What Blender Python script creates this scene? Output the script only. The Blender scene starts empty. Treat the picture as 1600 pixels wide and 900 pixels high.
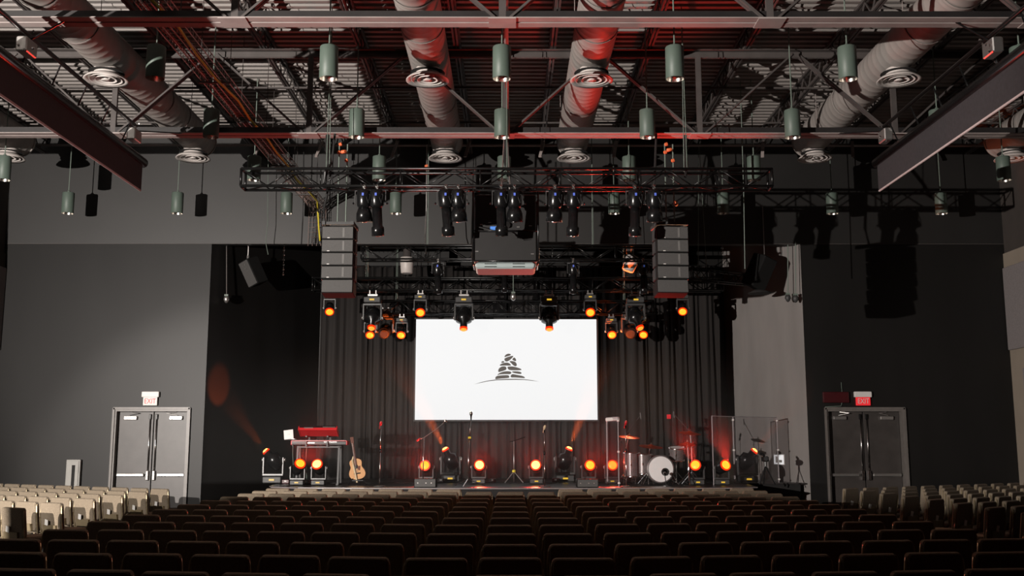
import bpy, bmesh, math, random
from mathutils import Matrix, Vector, Euler
random.seed(7)
R = math.radians
SC = bpy.context.scene
COL = SC.collection

# ------------------------------------------------------------------ camera
cam_d = bpy.data.cameras.new('camera'); cam = bpy.data.objects.new('camera', cam_d); COL.objects.link(cam)
cam_d.sensor_width = 36; cam_d.lens = 36.0; cam_d.clip_end = 200
PITCH = math.atan(243 / 1600)
cam.location = (0, 0, 1.7)
cam.rotation_euler = (math.pi / 2 + PITCH, 0, -math.atan(3 / 1600))
SC.camera = cam
SC.view_settings.view_transform = 'Standard'; SC.view_settings.look = 'None'
SC.view_settings.gamma = 1; SC.view_settings.use_curve_mapping = False
SC.view_settings.exposure = 0.0
SC.cycles.max_bounces = 6; SC.cycles.diffuse_bounces = 1; SC.cycles.volume_bounces = 0; SC.cycles.use_denoising = True
SC.cycles.sample_clamp_indirect = 4

# ------------------------------------------------------------------ world and main light
w = bpy.data.worlds.new('world'); SC.world = w; w.use_nodes = True
w.node_tree.nodes['Background'].inputs[0].default_value = (0.9, 0.8, 0.75, 1)
w.node_tree.nodes['Background'].inputs[1].default_value = 0.0015
def lamp(name, kind, loc, energy, color, aim=None, size=0.1, angle=60, blend=0.3, parent=None):
    l = bpy.data.lights.new(name, kind); o = bpy.data.objects.new(name, l); COL.objects.link(o)
    l.energy = energy; l.color = color
    if kind in ('SPOT', 'POINT'): l.shadow_soft_size = size
    if kind == 'SPOT': l.spot_size = R(angle); l.spot_blend = blend
    o.location = loc
    if aim is not None:
        o.rotation_euler = (Vector(aim)).to_track_quat('-Z', 'Y').to_euler()
    if parent is not None:
        o.parent = parent; o.location = Vector(loc) - parent.location
    return o
WORK = Vector((-11.8, 1.0, 3.0))
lamp('work_light', 'SPOT', WORK, 21000, (1.0, 0.92, 0.85), aim=(11.5, 22, 4.2), size=0.045, angle=72, blend=0.4)
lamp('side_light', 'SPOT', (-11.3, 8.5, 4.6), 3500, (1.0, 0.93, 0.86), aim=(3.6, 10.5, -3.5), size=0.05, angle=41, blend=0.35)

# ------------------------------------------------------------------ materials
def mat(name, col, rough=0.6, metal=0.0, emis=None, es=1.0, noise=0.0, nscale=8.0, bump=0.0, spec=0.5, trans=0.0, stretch=(1, 1, 1)):
    m = bpy.data.materials.new(name); m.use_nodes = True
    nt = m.node_tree; b = nt.nodes['Principled BSDF']
    b.inputs['Base Color'].default_value = (*col, 1)
    b.inputs['Roughness'].default_value = rough; b.inputs['Metallic'].default_value = metal
    b.inputs['Specular IOR Level'].default_value = spec
    if trans: b.inputs['Transmission Weight'].default_value = trans
    if emis:
        b.inputs['Emission Color'].default_value = (*emis, 1); b.inputs['Emission Strength'].default_value = es
    if noise or bump:
        tc = nt.nodes.new('ShaderNodeTexCoord'); mp = nt.nodes.new('ShaderNodeMapping'); n = nt.nodes.new('ShaderNodeTexNoise')
        mp.inputs['Scale'].default_value = stretch
        n.inputs['Scale'].default_value = nscale; n.inputs['Detail'].default_value = 4
        nt.links.new(tc.outputs['Object'], mp.inputs[0]); nt.links.new(mp.outputs[0], n.inputs['Vector'])
        if noise:
            cr = nt.nodes.new('ShaderNodeValToRGB')
            lo = tuple(max(0, c * (1 - noise)) for c in col); hi = tuple(min(1, c * (1 + noise)) for c in col)
            cr.color_ramp.elements[0].color = (*lo, 1); cr.color_ramp.elements[1].color = (*hi, 1)
            cr.color_ramp.elements[0].position = .3; cr.color_ramp.elements[1].position = .7
            nt.links.new(n.outputs['Fac'], cr.inputs[0]); nt.links.new(cr.outputs[0], b.inputs['Base Color'])
        if bump:
            bp = nt.nodes.new('ShaderNodeBump'); bp.inputs['Strength'].default_value = bump; bp.inputs['Distance'].default_value = 0.01
            nt.links.new(n.outputs['Fac'], bp.inputs['Height']); nt.links.new(bp.outputs[0], b.inputs['Normal'])
    return m
M = {}
M['wall'] = mat('charcoal_wall_paint', (.0105, .0098, .0094), .46, noise=.15, nscale=1.2, bump=.06, stretch=(1, 1, .25), spec=.3)
M['wall_header_lit'] = mat('charcoal_wall_paint_lit', (.0145, .0136, .013), .48, noise=.1, nscale=1.2, bump=.05, spec=.7)  # wall paint lightened: the stronger light on the header is put into the colour
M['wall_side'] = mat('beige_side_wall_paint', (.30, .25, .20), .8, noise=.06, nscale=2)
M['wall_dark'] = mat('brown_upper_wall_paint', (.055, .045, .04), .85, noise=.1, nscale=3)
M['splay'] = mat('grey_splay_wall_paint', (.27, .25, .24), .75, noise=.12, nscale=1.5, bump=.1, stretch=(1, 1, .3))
M['panel_grey'] = mat('grey_panel_fabric', (.23, .205, .205), .95, noise=.1, nscale=30)
M['floor'] = mat('dark_carpet', (.03, .027, .025), .95, noise=.3, nscale=30)
M['deck'] = mat('galvanised_roof_deck', (.26, .235, .22), .6, metal=0.0, noise=.12, nscale=2, stretch=(.2, 1, 1))
M['steel'] = mat('primed_roof_steel', (.34, .29, .275), .6, noise=.1, nscale=4)
M['steel_dark'] = mat('dark_joist_steel', (.07, .06, .057), .6, noise=.15, nscale=4)
M['steel_shaded'] = mat('shaded_girder_steel', (.018, .016, .016), .5, noise=.15, nscale=4)  # shade on the girder's upright legs put into a darker steel colour
M['duct'] = mat('spiral_duct_metal', (.33, .30, .28), .55, metal=.1, noise=.1, nscale=2)
M['diffuser'] = mat('white_diffuser', (.6, .55, .52), .45)
M['yoke'] = mat('grey_yoke_metal', (.11, .11, .11), .35, metal=.5, noise=.1)
M['black'] = mat('black_satin_metal', (.008, .008, .0085), .24, noise=.2, nscale=10)
M['truss'] = mat('black_truss_coat', (.006, .006, .006), .3, noise=.2, nscale=8, spec=.4)
M['blackmatte'] = mat('black_matte', (.012, .011, .011), .85, noise=.2, nscale=10)
M['greyplast'] = mat('dark_grey_plastic', (.05, .05, .05), .5, noise=.1, nscale=12)
M['chrome'] = mat('chrome_steel', (.75, .73, .72), .18, metal=1.0, noise=.05)
M['brushed'] = mat('brushed_metal', (.6, .58, .56), .35, metal=.9, noise=.05)
M['green'] = mat('green_pendant_shade', (.10, .135, .112), .5, noise=.05, nscale=6)
M['reflector'] = mat('silver_reflector', (.8, .76, .7), .25, metal=1.0, noise=.04)
M['rod'] = mat('grey_hanging_rod', (.16, .2, .17), .5, noise=.05)
M['speaker'] = mat('speaker_grille_grey', (.075, .072, .07), .65, noise=.1, nscale=60)
M['speaker_light'] = mat('pale_grille_strip', (.15, .145, .14), .6, noise=.1)
M['speaker_rim'] = mat('speaker_box_black', (.012, .012, .012), .85, noise=.1, spec=.15)
M['screen'] = mat('lit_screen', (0, 0, 0), .9, emis=(1, 1, 1), es=.93, noise=.0)
M['logo'] = mat('screen_mark', (0, 0, 0), .9, emis=(.122, .105, .092), es=1)
M['screen_frame'] = mat('screen_frame', (.02, .018, .018), .6, noise=.1)
M['lens'] = mat('orange_lens', (0, 0, 0), .4, emis=(1, .27, .015), es=2.6)
M['lens_hot'] = mat('yellow_white_lens', (0, 0, 0), .4, emis=(1, .40, .09), es=4.5)
M['lens_rim'] = mat('red_lens_rim', (0, 0, 0), .4, emis=(1, .03, .0), es=1.1)
M['lens_soft'] = mat('small_orange_lens', (0, 0, 0), .4, emis=(1, .3, .03), es=1.6)
M['led'] = mat('yellow_status_display', (0, 0, 0), .4, emis=(1, .6, .05), es=.8)
M['blue'] = mat('blue_tape_display', (.1, .15, .6), .4, emis=(.15, .3, 1), es=.12)
M['curtain'] = mat('brown_stage_drape', (.016, .013, .012), .9, noise=.12, nscale=10, stretch=(1, 1, .1))
M['curtain_red'] = mat('wine_stage_drape', (.035, .02, .018), .9, noise=.12, nscale=10, stretch=(1, 1, .1))
M['stage'] = mat('glossy_stage_floor', (.035, .03, .03), .3, noise=.25, nscale=1.5, spec=.6)
M['stage_edge'] = mat('stage_edge_strip', (.25, .22, .22), .4, noise=.1)
M['chair'] = mat('tan_chair_fabric', (.20, .16, .115), .95, noise=.22, nscale=70, bump=.25)
M['chair_edge'] = mat('tan_chair_piping', (.2, .165, .12), .9, noise=.15, nscale=60)
M['chair_leg'] = mat('brass_toned_chair_frame', (.3, .24, .15), .42, metal=.5, noise=.1)
M['card'] = mat('white_card', (.8, .78, .75), .8, noise=.02)
M['door'] = mat('grey_brown_door_paint', (.055, .048, .045), .42, noise=.18, nscale=3, bump=.1)
M['door_frame'] = mat('painted_door_frame', (.15, .135, .125), .4, noise=.1)
M['white'] = mat('white_plastic', (.75, .72, .70), .5, noise=.03)
M['red_letter'] = mat('red_sign_letters', (.6, .02, .02), .5, emis=(1, .05, .04), es=.55)
M['red_glow'] = mat('red_lit_sign_face', (.3, .02, .02), .5, emis=(1, .03, .04), es=.6)
M['dark_red'] = mat('dark_red_box', (.05, .004, .006), .4, noise=.1)
M['panel_box'] = mat('grey_panel_enamel', (.30, .29, .27), .5, noise=.06)
M['red_key'] = mat('red_keyboard_shell', (.55, .015, .02), .35, noise=.05)
M['silver'] = mat('silver_laptop_lid', (.62, .6, .59), .35, metal=.4, noise=.03)
M['wood'] = mat('guitar_spruce', (.62, .33, .15), .35, noise=.12, nscale=30, stretch=(6, 1, .3))
M['wood_dark'] = mat('guitar_mahogany', (.12, .035, .02), .35, noise=.2, nscale=20)
M['strap'] = mat('pale_leather_strap', (.6, .47, .3), .7, noise=.1)
M['drum_shell'] = mat('grey_sparkle_drum_wrap', (.17, .15, .15), .35, metal=.3, noise=.35, nscale=60)
M['drum_head'] = mat('white_drum_head', (.82, .8, .8), .5, noise=.02)
M['cymbal'] = mat('red_lit_cymbal', (.75, .13, .06), .3, metal=.8, noise=.08, nscale=30)  # red stage light on the cymbals is put into the metal colour
M['acrylic_edge'] = mat('polished_acrylic_edge', (.35, .32, .33), .3, noise=.03)
M['yellow'] = mat('yellow_cable', (.75, .62, .05), .5, noise=.05)
M['cable'] = mat('black_cable', (.02, .02, .02), .5, noise=.1)
M['orange'] = mat('orange_rigging_shackle', (.8, .17, .06), .5, noise=.08)
M['tray'] = mat('wire_tray_steel', (.42, .30, .27), .5, metal=.3, noise=.1)
M['tray_paint'] = M['tray']
M['hem'] = mat('pale_hem_bar', (.55, .45, .44), .4, noise=.05)
M['projector'] = mat('dark_projector_shell', (.012, .011, .011), .55, noise=.1)
M['projector_pale'] = mat('pale_projector_tray', (.36, .42, .42), .7, noise=.03, spec=.2)
M['screen_unit'] = mat('black_screen_cloth', (.035, .033, .036), .7, noise=.15, nscale=20)
def glass():
    m = bpy.data.materials.new('clear_acrylic'); m.use_nodes = True; nt = m.node_tree; nt.nodes.clear()
    o = nt.nodes.new('ShaderNodeOutputMaterial'); mx = nt.nodes.new('ShaderNodeMixShader')
    t = nt.nodes.new('ShaderNodeBsdfTransparent'); g = nt.nodes.new('ShaderNodeBsdfGlossy')
    t.inputs[0].default_value = (.93, .92, .93, 1); g.inputs['Roughness'].default_value = .08
    f = nt.nodes.new('ShaderNodeFresnel'); f.inputs[0].default_value = 1.3
    mm = nt.nodes.new('ShaderNodeMath'); mm.operation = 'MULTIPLY'; mm.inputs[1].default_value = .3; nt.links.new(f.outputs[0], mm.inputs[0]); nt.links.new(mm.outputs[0], mx.inputs[0]); nt.links.new(t.outputs[0], mx.inputs[1]); nt.links.new(g.outputs[0], mx.inputs[2])
    nt.links.new(mx.outputs[0], o.inputs[0]); return m
M['acrylic'] = glass()

# ------------------------------------------------------------------ mesh helpers
CM = Euler(cam.rotation_euler).to_matrix()
def at(px, py, Y):
    d = CM @ Vector(((px - 800) / 1600, (450 - py) / 1600, -1)); t = Y / d.y
    return Vector((d.x * t, Y, 1.7 + d.z * t))
def project(p):
    q = CM.inverted() @ (Vector(p) - Vector((0, 0, 1.7)))
    return 800 + 1600 * q.x / -q.z, 450 - 1600 * q.y / -q.z
class MB:
    def __init__(s, off=(0, 0, 0), T=None):
        s.v = []; s.f = []; s.off = Vector(off); s.T = T
    def add(s, vs, fs):
        n = len(s.v)
        for p in vs:
            p = Vector(p)
            if s.T is not None: p = s.T @ p
            s.v.append(tuple(p - s.off))
        for f in fs: s.f.append(tuple(i + n for i in f))
        return s
    def box(s, c, d, rot=None):
        x, y, z = d[0] / 2, d[1] / 2, d[2] / 2; vs = []
        for q in ((-x, -y, -z), (x, -y, -z), (x, y, -z), (-x, y, -z), (-x, -y, z), (x, -y, z), (x, y, z), (-x, y, z)):
            q = Vector(q)
            if rot is not None: q = rot @ q
            vs.append(q + Vector(c))
        return s.add(vs, [(0, 3, 2, 1), (4, 5, 6, 7), (0, 1, 5, 4), (1, 2, 6, 5), (2, 3, 7, 6), (3, 0, 4, 7)])
    def bbox(s, c, d, b=.01, rot=None):       # chamfered box
        x, y, z = d[0] / 2, d[1] / 2, d[2] / 2; vs = []
        def ring(zz, i):
            return [(-x + i, -y, zz), (x - i, -y, zz), (x, -y + i, zz), (x, y - i, zz), (x - i, y, zz), (-x + i, y, zz), (-x, y - i, zz), (-x, -y + i, zz)]
        rings = [[(p[0] * (x - b) / x, p[1] * (y - b) / y, -z) for p in ring(0, b)], ring(-z + b, b), ring(z - b, b), [(p[0] * (x - b) / x, p[1] * (y - b) / y, z) for p in ring(0, b)]]
        for r in rings:
            for q in r:
                q = Vector(q)
                if rot is not None: q = rot @ q
                vs.append(q + Vector(c))
        fs = [tuple(reversed(range(8))), tuple(range(24, 32))]
        for k in range(3):
            for i in range(8):
                j = (i + 1) % 8; fs.append((k * 8 + i, k * 8 + j, (k + 1) * 8 + j, (k + 1) * 8 + i))
        return s.add(vs, fs)
    def lathe(s, prof, o=(0, 0, 0), ax=(0, 0, 1), n=16, cap=True):   # prof: (radius, distance along ax)
        q = Vector(ax).normalized().to_track_quat('Z', 'Y').to_matrix(); o = Vector(o); vs = []; fs = []
        for r, h in prof:
            for i in range(n):
                a = 2 * math.pi * i / n; vs.append(o + q @ Vector((r * math.cos(a), r * math.sin(a), h)))
        for k in range(len(prof) - 1):
            for i in range(n):
                j = (i + 1) % n; fs.append((k * n + i, k * n + j, (k + 1) * n + j, (k + 1) * n + i))
        if cap:
            fs.append(tuple(reversed(range(n)))); m = (len(prof) - 1) * n; fs.append(tuple(range(m, m + n)))
        return s.add(vs, fs)
    def cyl(s, a, b, r, r2=None, n=8):
        a = Vector(a); b = Vector(b); d = b - a
        return s.lathe([(r, 0), (r if r2 is None else r2, d.length)], a, d, n)
    def bar(s, a, b, wx, wy):
        a = Vector(a); b = Vector(b); d = b - a; q = d.to_track_quat('Z', 'Y').to_matrix()
        return s.box((a + b) / 2, (wx, wy, d.length), q)
    def tube(s, pts, r, n=6):
        pts = [Vector(p) for p in pts]; vs = []; fs = []; m = len(pts)
        for k, p in enumerate(pts):
            d = (pts[min(k + 1, m - 1)] - pts[max(k - 1, 0)]).normalized(); q = d.to_track_quat('Z', 'Y').to_matrix()
            for i in range(n):
                a = 2 * math.pi * i / n; vs.append(p + q @ Vector((r * math.cos(a), r * math.sin(a), 0)))
        for k in range(m - 1):
            for i in range(n):
                j = (i + 1) % n; fs.append((k * n + i, k * n + j, (k + 1) * n + j, (k + 1) * n + i))
        fs.append(tuple(reversed(range(n)))); fs.append(tuple(range((m - 1) * n, m * n)))
        return s.add(vs, fs)
    def prism(s, out, y0, y1, b=0.0):   # outline in x,z extruded along y, edges shrunk by b at both faces
        n = len(out); cx = sum(p[0] for p in out) / n; cz = sum(p[1] for p in out) / n; vs = []
        def shr(p, b):
            d = Vector((p[0] - cx, p[1] - cz)); l = max(d.length, 1e-6); k = max(0, l - b) / l
            return cx + d.x * k, cz + d.y * k
        lv = [(y0, b), (y0 + b, 0), (y1 - b, 0), (y1, b)] if b else [(y0, 0), (y1, 0)]
        for y, q in lv:
            for p in out:
                a, c = shr(p, q); vs.append((a, y, c))
        fs = [tuple(range(n)), tuple(reversed(range((len(lv) - 1) * n, len(lv) * n)))]
        for k in range(len(lv) - 1):
            for i in range(n):
                j = (i + 1) % n; fs.append((k * n + j, k * n + i, (k + 1) * n + i, (k + 1) * n + j))
        return s.add(vs, fs)
    def build(s, name, m, parent=None, smooth=False, label=None, kind=None, loc=None):
        me = bpy.data.meshes.new(name); me.from_pydata(s.v, [], s.f); me.update()
        me.materials.append(M[m] if isinstance(m, str) else m)
        if smooth:
            for p in me.polygons: p.use_smooth = len(p.vertices) == 4
        o = bpy.data.objects.new(name, me); COL.objects.link(o)
        if parent is not None: o.parent = parent
        if loc is not None: o.location = loc
        if label: o['label'] = label
        if kind: o['kind'] = kind
        return o
def thing(name, label, cat, loc=(0, 0, 0), rz=0, group=None):
    o = bpy.data.objects.new(name, None); COL.objects.link(o); o.empty_display_size = .1
    o.location = loc; o.rotation_euler = (0, 0, rz); o['label'] = label; o['category'] = cat
    if group: o['group'] = group
    return o
def tag(o, label, cat, group=None):
    o['label'] = label; o['category'] = cat
    if group: o['group'] = group
    return o
def struct(name, loc=(0, 0, 0)):
    o = bpy.data.objects.new(name, None); COL.objects.link(o); o.location = loc; o['kind'] = 'structure'; return o
def kids(o, table={}):
    return [c for c in o.children]
def copy_tree(o, parent=None, loc=None, rz=None):
    c = o.copy(); COL.objects.link(c); c.parent = parent
    if loc is not None: c.location = loc
    if rz is not None: c.rotation_euler = (0, 0, rz)
    for ch in list(o.children): copy_tree(ch, c)
    return c
ORD = ['', 'first', 'second', 'third', 'fourth', 'fifth', 'sixth', 'seventh', 'eighth', 'ninth', 'tenth', 'eleventh', 'twelfth', 'thirteenth', 'fourteenth', 'fifteenth', 'sixteenth', 'seventeenth']
def text(name, body, m, loc, size, parent=None, rot=(math.pi / 2, 0, 0), ext=.002, sx=1.0):
    c = bpy.data.curves.new(name, 'FONT'); c.body = body; c.size = size; c.extrude = ext; c.align_x = 'CENTER'; c.align_y = 'CENTER'
    c.materials.append(M[m]); o = bpy.data.objects.new(name, c); COL.objects.link(o)
    o.location = loc; o.rotation_euler = rot; o.scale = (sx, 1, 1)
    me = bpy.data.meshes.new_from_object(o); me.name = name
    o2 = bpy.data.objects.new(name, me); o2.location = loc; o2.rotation_euler = rot; o2.scale = (sx, 1, 1)
    bpy.data.objects.remove(o); COL.objects.link(o2); o = o2; o.name = name
    if parent: o.parent = parent
    return o

# ================================================================== SETTING
WY = 24.0; ZC = 9.0
EDGE_L, EDGE_R = at(323, 560, WY).x, at(1258, 560, WY).x
HB = at(700, 381, WY).z
o = MB().box((0, 8, -.05), (25, 37, .1)).build('floor', 'floor'); o['kind'] = 'structure'
# corrugated roof deck: ribs run across the hall
def deck():
    vs = []; fs = []; y = 4.0; prof = []
    while y < WY + .3:
        prof += [(y, ZC), (y + .09, ZC), (y + .12, ZC + .045), (y + .18, ZC + .045)]; y += .21
    n = len(prof)
    for x in (-12.2, 12.2):
        vs += [(x, p[0], p[1]) for p in prof]
    for i in range(n - 1): fs.append((i, i + 1, n + i + 1, n + i))
    vs += [(-12.2, 4, ZC + .2), (-12.2, WY + .3, ZC + .2), (12.2, 4, ZC + .2), (12.2, WY + .3, ZC + .2)]
    k = 2 * n; fs.append((k, k + 1, k + 3, k + 2))
    return MB().add(vs, fs)
o = deck().build('ceiling', 'deck'); o['kind'] = 'structure'
o = MB().box((0, -3, ZC + .1), (24.6, 14, .1)).build('ceiling_rear', 'deck'); o['kind'] = 'structure'
# front wall with two door openings and the stage opening
dl = (at(183, 643, WY).x, at(293, 643, WY).x); dr = (at(1293, 641, WY).x, at(1408, 641, WY).x); DH = 2.44; FR = .06
def wall_front_piece(x0, x1, z0, z1):
    return ((x0 + x1) / 2, WY + .125, (z0 + z1) / 2), (x1 - x0, .25, z1 - z0)
m = MB()
for p in [(-12.1, dl[0] - FR, 0, HB), (dl[1] + FR, EDGE_L, 0, HB), (dl[0] - FR, dl[1] + FR, DH + FR, HB)]: m.box(*wall_front_piece(*p))
o = m.build('wall_front_left', 'wall'); o['kind'] = 'structure'
m = MB()
for p in [(EDGE_R, dr[0] - FR, 0, HB), (dr[1] + FR, 12.1, 0, HB), (dr[0] - FR, dr[1] + FR, DH + FR, HB)]: m.box(*wall_front_piece(*p))
o = m.build('wall_front_right', 'wall'); o['kind'] = 'structure'
m = MB().box(*wall_front_piece(-12.1, 12.1, HB, ZC + .1)); o = m.build('wall_front_header', 'wall_header_lit'); o['kind'] = 'structure'
o = MB().box((0, WY - .004, HB), (24, .012, .012)).build('trim_1', 'steel_dark'); o['kind'] = 'structure'
# black backing behind the doors so no light leaks
o = MB().box((-9.6, WY + 1.0, 1.6), (4.2, .05, 3.1)).build('wall_corridor_left', 'blackmatte'); o['kind'] = 'structure'
o = MB().box((9.6, WY + 1.0, 1.6), (4.2, .05, 3.1)).build('wall_corridor_right', 'blackmatte'); o['kind'] = 'structure'
# stage recess
BY = 27.6; SL = at(500, 560, 27.2).x - .1; SR = at(1130, 560, 27.2).x + .15
def slab(p0, p1, z0, z1, t, m, name):
    d = Vector((p1[0] - p0[0], p1[1] - p0[1], 0)); nrm = Vector((-d.y, d.x, 0)).normalized() * t
    a = Vector((*p0, 0)); b = Vector((*p1, 0)); vs = []
    for z in (z0, z1):
        for q in (a, b, b + nrm, a + nrm): vs.append((q.x, q.y, z))
    o = MB().add(vs, [(0, 1, 2, 3), (4, 7, 6, 5), (0, 4, 5, 1), (1, 5, 6, 2), (2, 6, 7, 3), (3, 7, 4, 0)]).build(name, m); o['kind'] = 'structure'; return o
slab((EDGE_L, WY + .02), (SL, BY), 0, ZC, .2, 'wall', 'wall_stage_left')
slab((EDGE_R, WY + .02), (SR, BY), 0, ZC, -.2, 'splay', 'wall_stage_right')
o = MB().box((0, BY + .1, 4.5), (14, .2, 9)).build('wall_back', 'wall'); o['kind'] = 'structure'
o = MB().box((0, 26, ZC + .06), (15, 4.2, .1)).build('ceiling_stage', 'wall'); o['kind'] = 'structure'
# side walls with acoustic panels
for sx, nm in ((-1, 'left'), (1, 'right')):
    X = 11.75 * sx if sx > 0 else -12.0
    t = struct('wall_' + nm, (X, 12, 0))
    zt = at(1580, 392, 23.6).z
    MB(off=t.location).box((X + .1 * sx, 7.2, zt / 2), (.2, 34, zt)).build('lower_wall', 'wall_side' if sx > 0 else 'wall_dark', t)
    MB(off=t.location).box((X + .14 * sx, 7.2, (zt + ZC) / 2 + .05), (.2, 34, ZC + .1 - zt)).build('upper_wall', 'wall_dark', t)
    z1, z0 = at(1580, 415, 23.6).z, at(1580, 545, 23.6).z
    for k in range(4):
        MB(off=t.location).bbox((X - .03 * sx, 22.6 - k * 3.1 + .1, (z1 + z0) / 2), (.05, 2.55, z1 - z0), .012).build('acoustic_panel', 'panel_grey', t)
        MB(off=t.location).bbox((X - .03 * sx, 22.0 - k * 3.1 + .1, 2.15), (.05, 2.55, 2.5), .012).build('acoustic_panel', 'panel_grey', t)
o = MB().box((0, -9.7, 4.5), (24.4, .2, 9.2)).build('wall_rear', 'wall'); o['kind'] = 'structure'
# added half wall, out of view, keeping the work light off the near chairs
blocker = thing('light_blocker', 'low dark wall added out of view to shade the near chair rows', 'light blocker')
def light_blocker():
    vs = []; n = 16
    for t_ in (4.0, 4.1):
        for i in range(n):
            az = 21.5 + i * 4; a = R(az); el = .124 - .034 * min(1, (az - 21.5) / 20) ; zt = WORK.z - t_ * el
            for z in (0, zt): vs.append((WORK.x + t_ * math.sin(a), WORK.y + t_ * math.cos(a), z))
    fs = []; o2 = 2 * n
    for i in range(n - 1):
        a = 2 * i; fs += [(a, a + 2, a + 3, a + 1), (o2 + a, o2 + a + 1, o2 + a + 3, o2 + a + 2), (a + 1, a + 3, o2 + a + 3, o2 + a + 1)]
    return MB().add(vs, fs)
light_blocker().build('blocker_wall', 'wall', blocker)

# doors
def door(n, d, label_side):
    x0, x1 = d; t = struct('door_%d' % n, ((x0 + x1) / 2, WY, 0)); L = t.location; cx = (x0 + x1) / 2
    m = MB(off=L)
    for x in (x0 - FR / 2, x1 + FR / 2): m.box((x, WY + .10, (DH + FR) / 2), (FR, .26, DH + FR))
    m.box((cx, WY + .10, DH + FR / 2), (x1 - x0, .26, FR)); m.build('door_frame', 'door_frame', t)
    m = MB(off=L)
    for x in (x0 - FR, x1 + FR): m.box((x, WY - .04, (DH + FR) / 2), (.05, .05, DH + .1))
    m.box((cx, WY - .04, DH + FR + .01), (x1 - x0 + .14, .05, .05)); m.build('door_casing', 'door_frame', t)
    for s in (-1, 1):
        w_ = (x1 - x0) / 2 - .012; c = cx + s * (w_ / 2 + .006)
        lf = MB(off=L).bbox((c, WY + .16, DH / 2 + .005), (w_ - .01, .045, DH - .02), .004).build('door_leaf', 'door', t)
        xr = cx + s * .075
        MB(off=L).cyl((xr, WY + .10, .98), (xr, WY + .10, 2.33), .014, n=8).build('vertical_rod', 'chrome', lf, True)
        MB(off=L).bbox((xr, WY + .11, 2.32), (.05, .06, .12), .008).build('top_latch', 'black', lf)
        MB(off=L).bbox((xr, WY + .10, .97), (.065, .08, .22), .01).build('latch_case', 'chrome', lf)
        MB(off=L).bbox((cx + s * (w_ * .58), WY + .09, .98), (w_ * .78, .05, .07), .012).build('push_bar', 'brushed', lf)
        m = MB(off=L).bbox((c + s * .12, WY + .10, 2.29), (.30, .07, .085), .01)
        m.bar((c + s * .15, WY + .09, 2.35), (c - s * .08, WY + .02, 2.40), .02, .012).bar((c - s * .08, WY + .02, 2.40), (c + s * .12, WY + .10, 2.43), .02, .012)
        m.build('door_closer', 'brushed', lf)
    return t
door(1, dl, 'left'); door(2, dr, 'right')
# exit signs
def exit_sign(px, label, glow):
    p = at(px, 623, WY - .06); t = thing('exit_sign', label, 'sign', (p.x, WY - .05, p.z), 0); 
    MB().bbox((0, 0, .1), (.40, .09, .13), .01).build('housing', 'white', t)
    MB().bbox((0, 0, -.055), (.33, .05, .2), .006).build('sign_face', 'red_glow' if glow else 'white', t)
    text('lettering', 'EXIT', 'white' if glow else 'red_letter', (0, -.029, -.06), .17, t, sx=.78)
    return t
exit_sign(235, 'white exit sign with red letters above the grey double door beside the electrical panel', False)
exit_sign(1348.5, 'glowing red exit sign above the dark double door beside the red box', True)
p = at(1305, 621, WY); t = thing('indicator_box', 'unlit dark red indicator box mounted beside the glowing exit sign', 'box', (p.x, WY - .04, p.z))
MB().bbox((0, 0, 0), (.60, .08, .25), .01).build('case', 'dark_red', t)
MB().tube([(.15, 0, .12), (.15, .02, .35)], .006).tube([(.14, 0, -.12), (.12, .02, -.2), (-.25, .02, -.22)], .008).build('conduit', 'rod', t)
a, b = at(107, 718, WY), at(129, 718, WY); t = thing('electrical_panel', 'grey electrical panel cabinet with dark slot on the charcoal wall', 'panel', ((a.x + b.x) / 2, WY - .06, .9))
MB().bbox((0, 0, 0), (b.x - a.x, .10, a.z * 2 - 1.8), .01).build('cabinet', 'panel_box', t)
MB().bbox((.0, -.06, 0), (.26, .02, .8), .004).build('cabinet_door', 'panel_box', t)
MB().box((.02, -.075, 0), (.07, .012, .62)).build('slot', 'blackmatte', t)
# small display on the grey splay wall
p = at(1215, 718, 25.15); u = Vector((SR - EDGE_R, BY - WY, 0)).normalized(); rz = math.atan2(u.y, u.x)
f_ = (25.15 - WY) / (BY - WY); q = Vector((EDGE_R + (SR - EDGE_R) * f_, 25.15, p.z))
t = thing('wall_display', 'small bright white display with dark picture on the grey stage wall', 'display', (q.x - .05, q.y - .02, q.z), rz + math.pi)
bm_ = MB().bbox((0, -.0, 0), (.36, .03, .26), .006).build('bezel', 'white', t)
t.rotation_euler = (0, 0, R(-60) + 0)
o = MB().box((0, -.018, 0), (.32, .008, .22)).build('picture', mat('display_face', (.7, .7, .7), .5, emis=(1, 1, 1), es=.6), t)
MB().box((-.06, -.024, 0), (.08, .004, .15)).box((.06, -.024, -.04), (.1, .004, .06)).build('picture_subject', 'logo', t)

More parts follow.
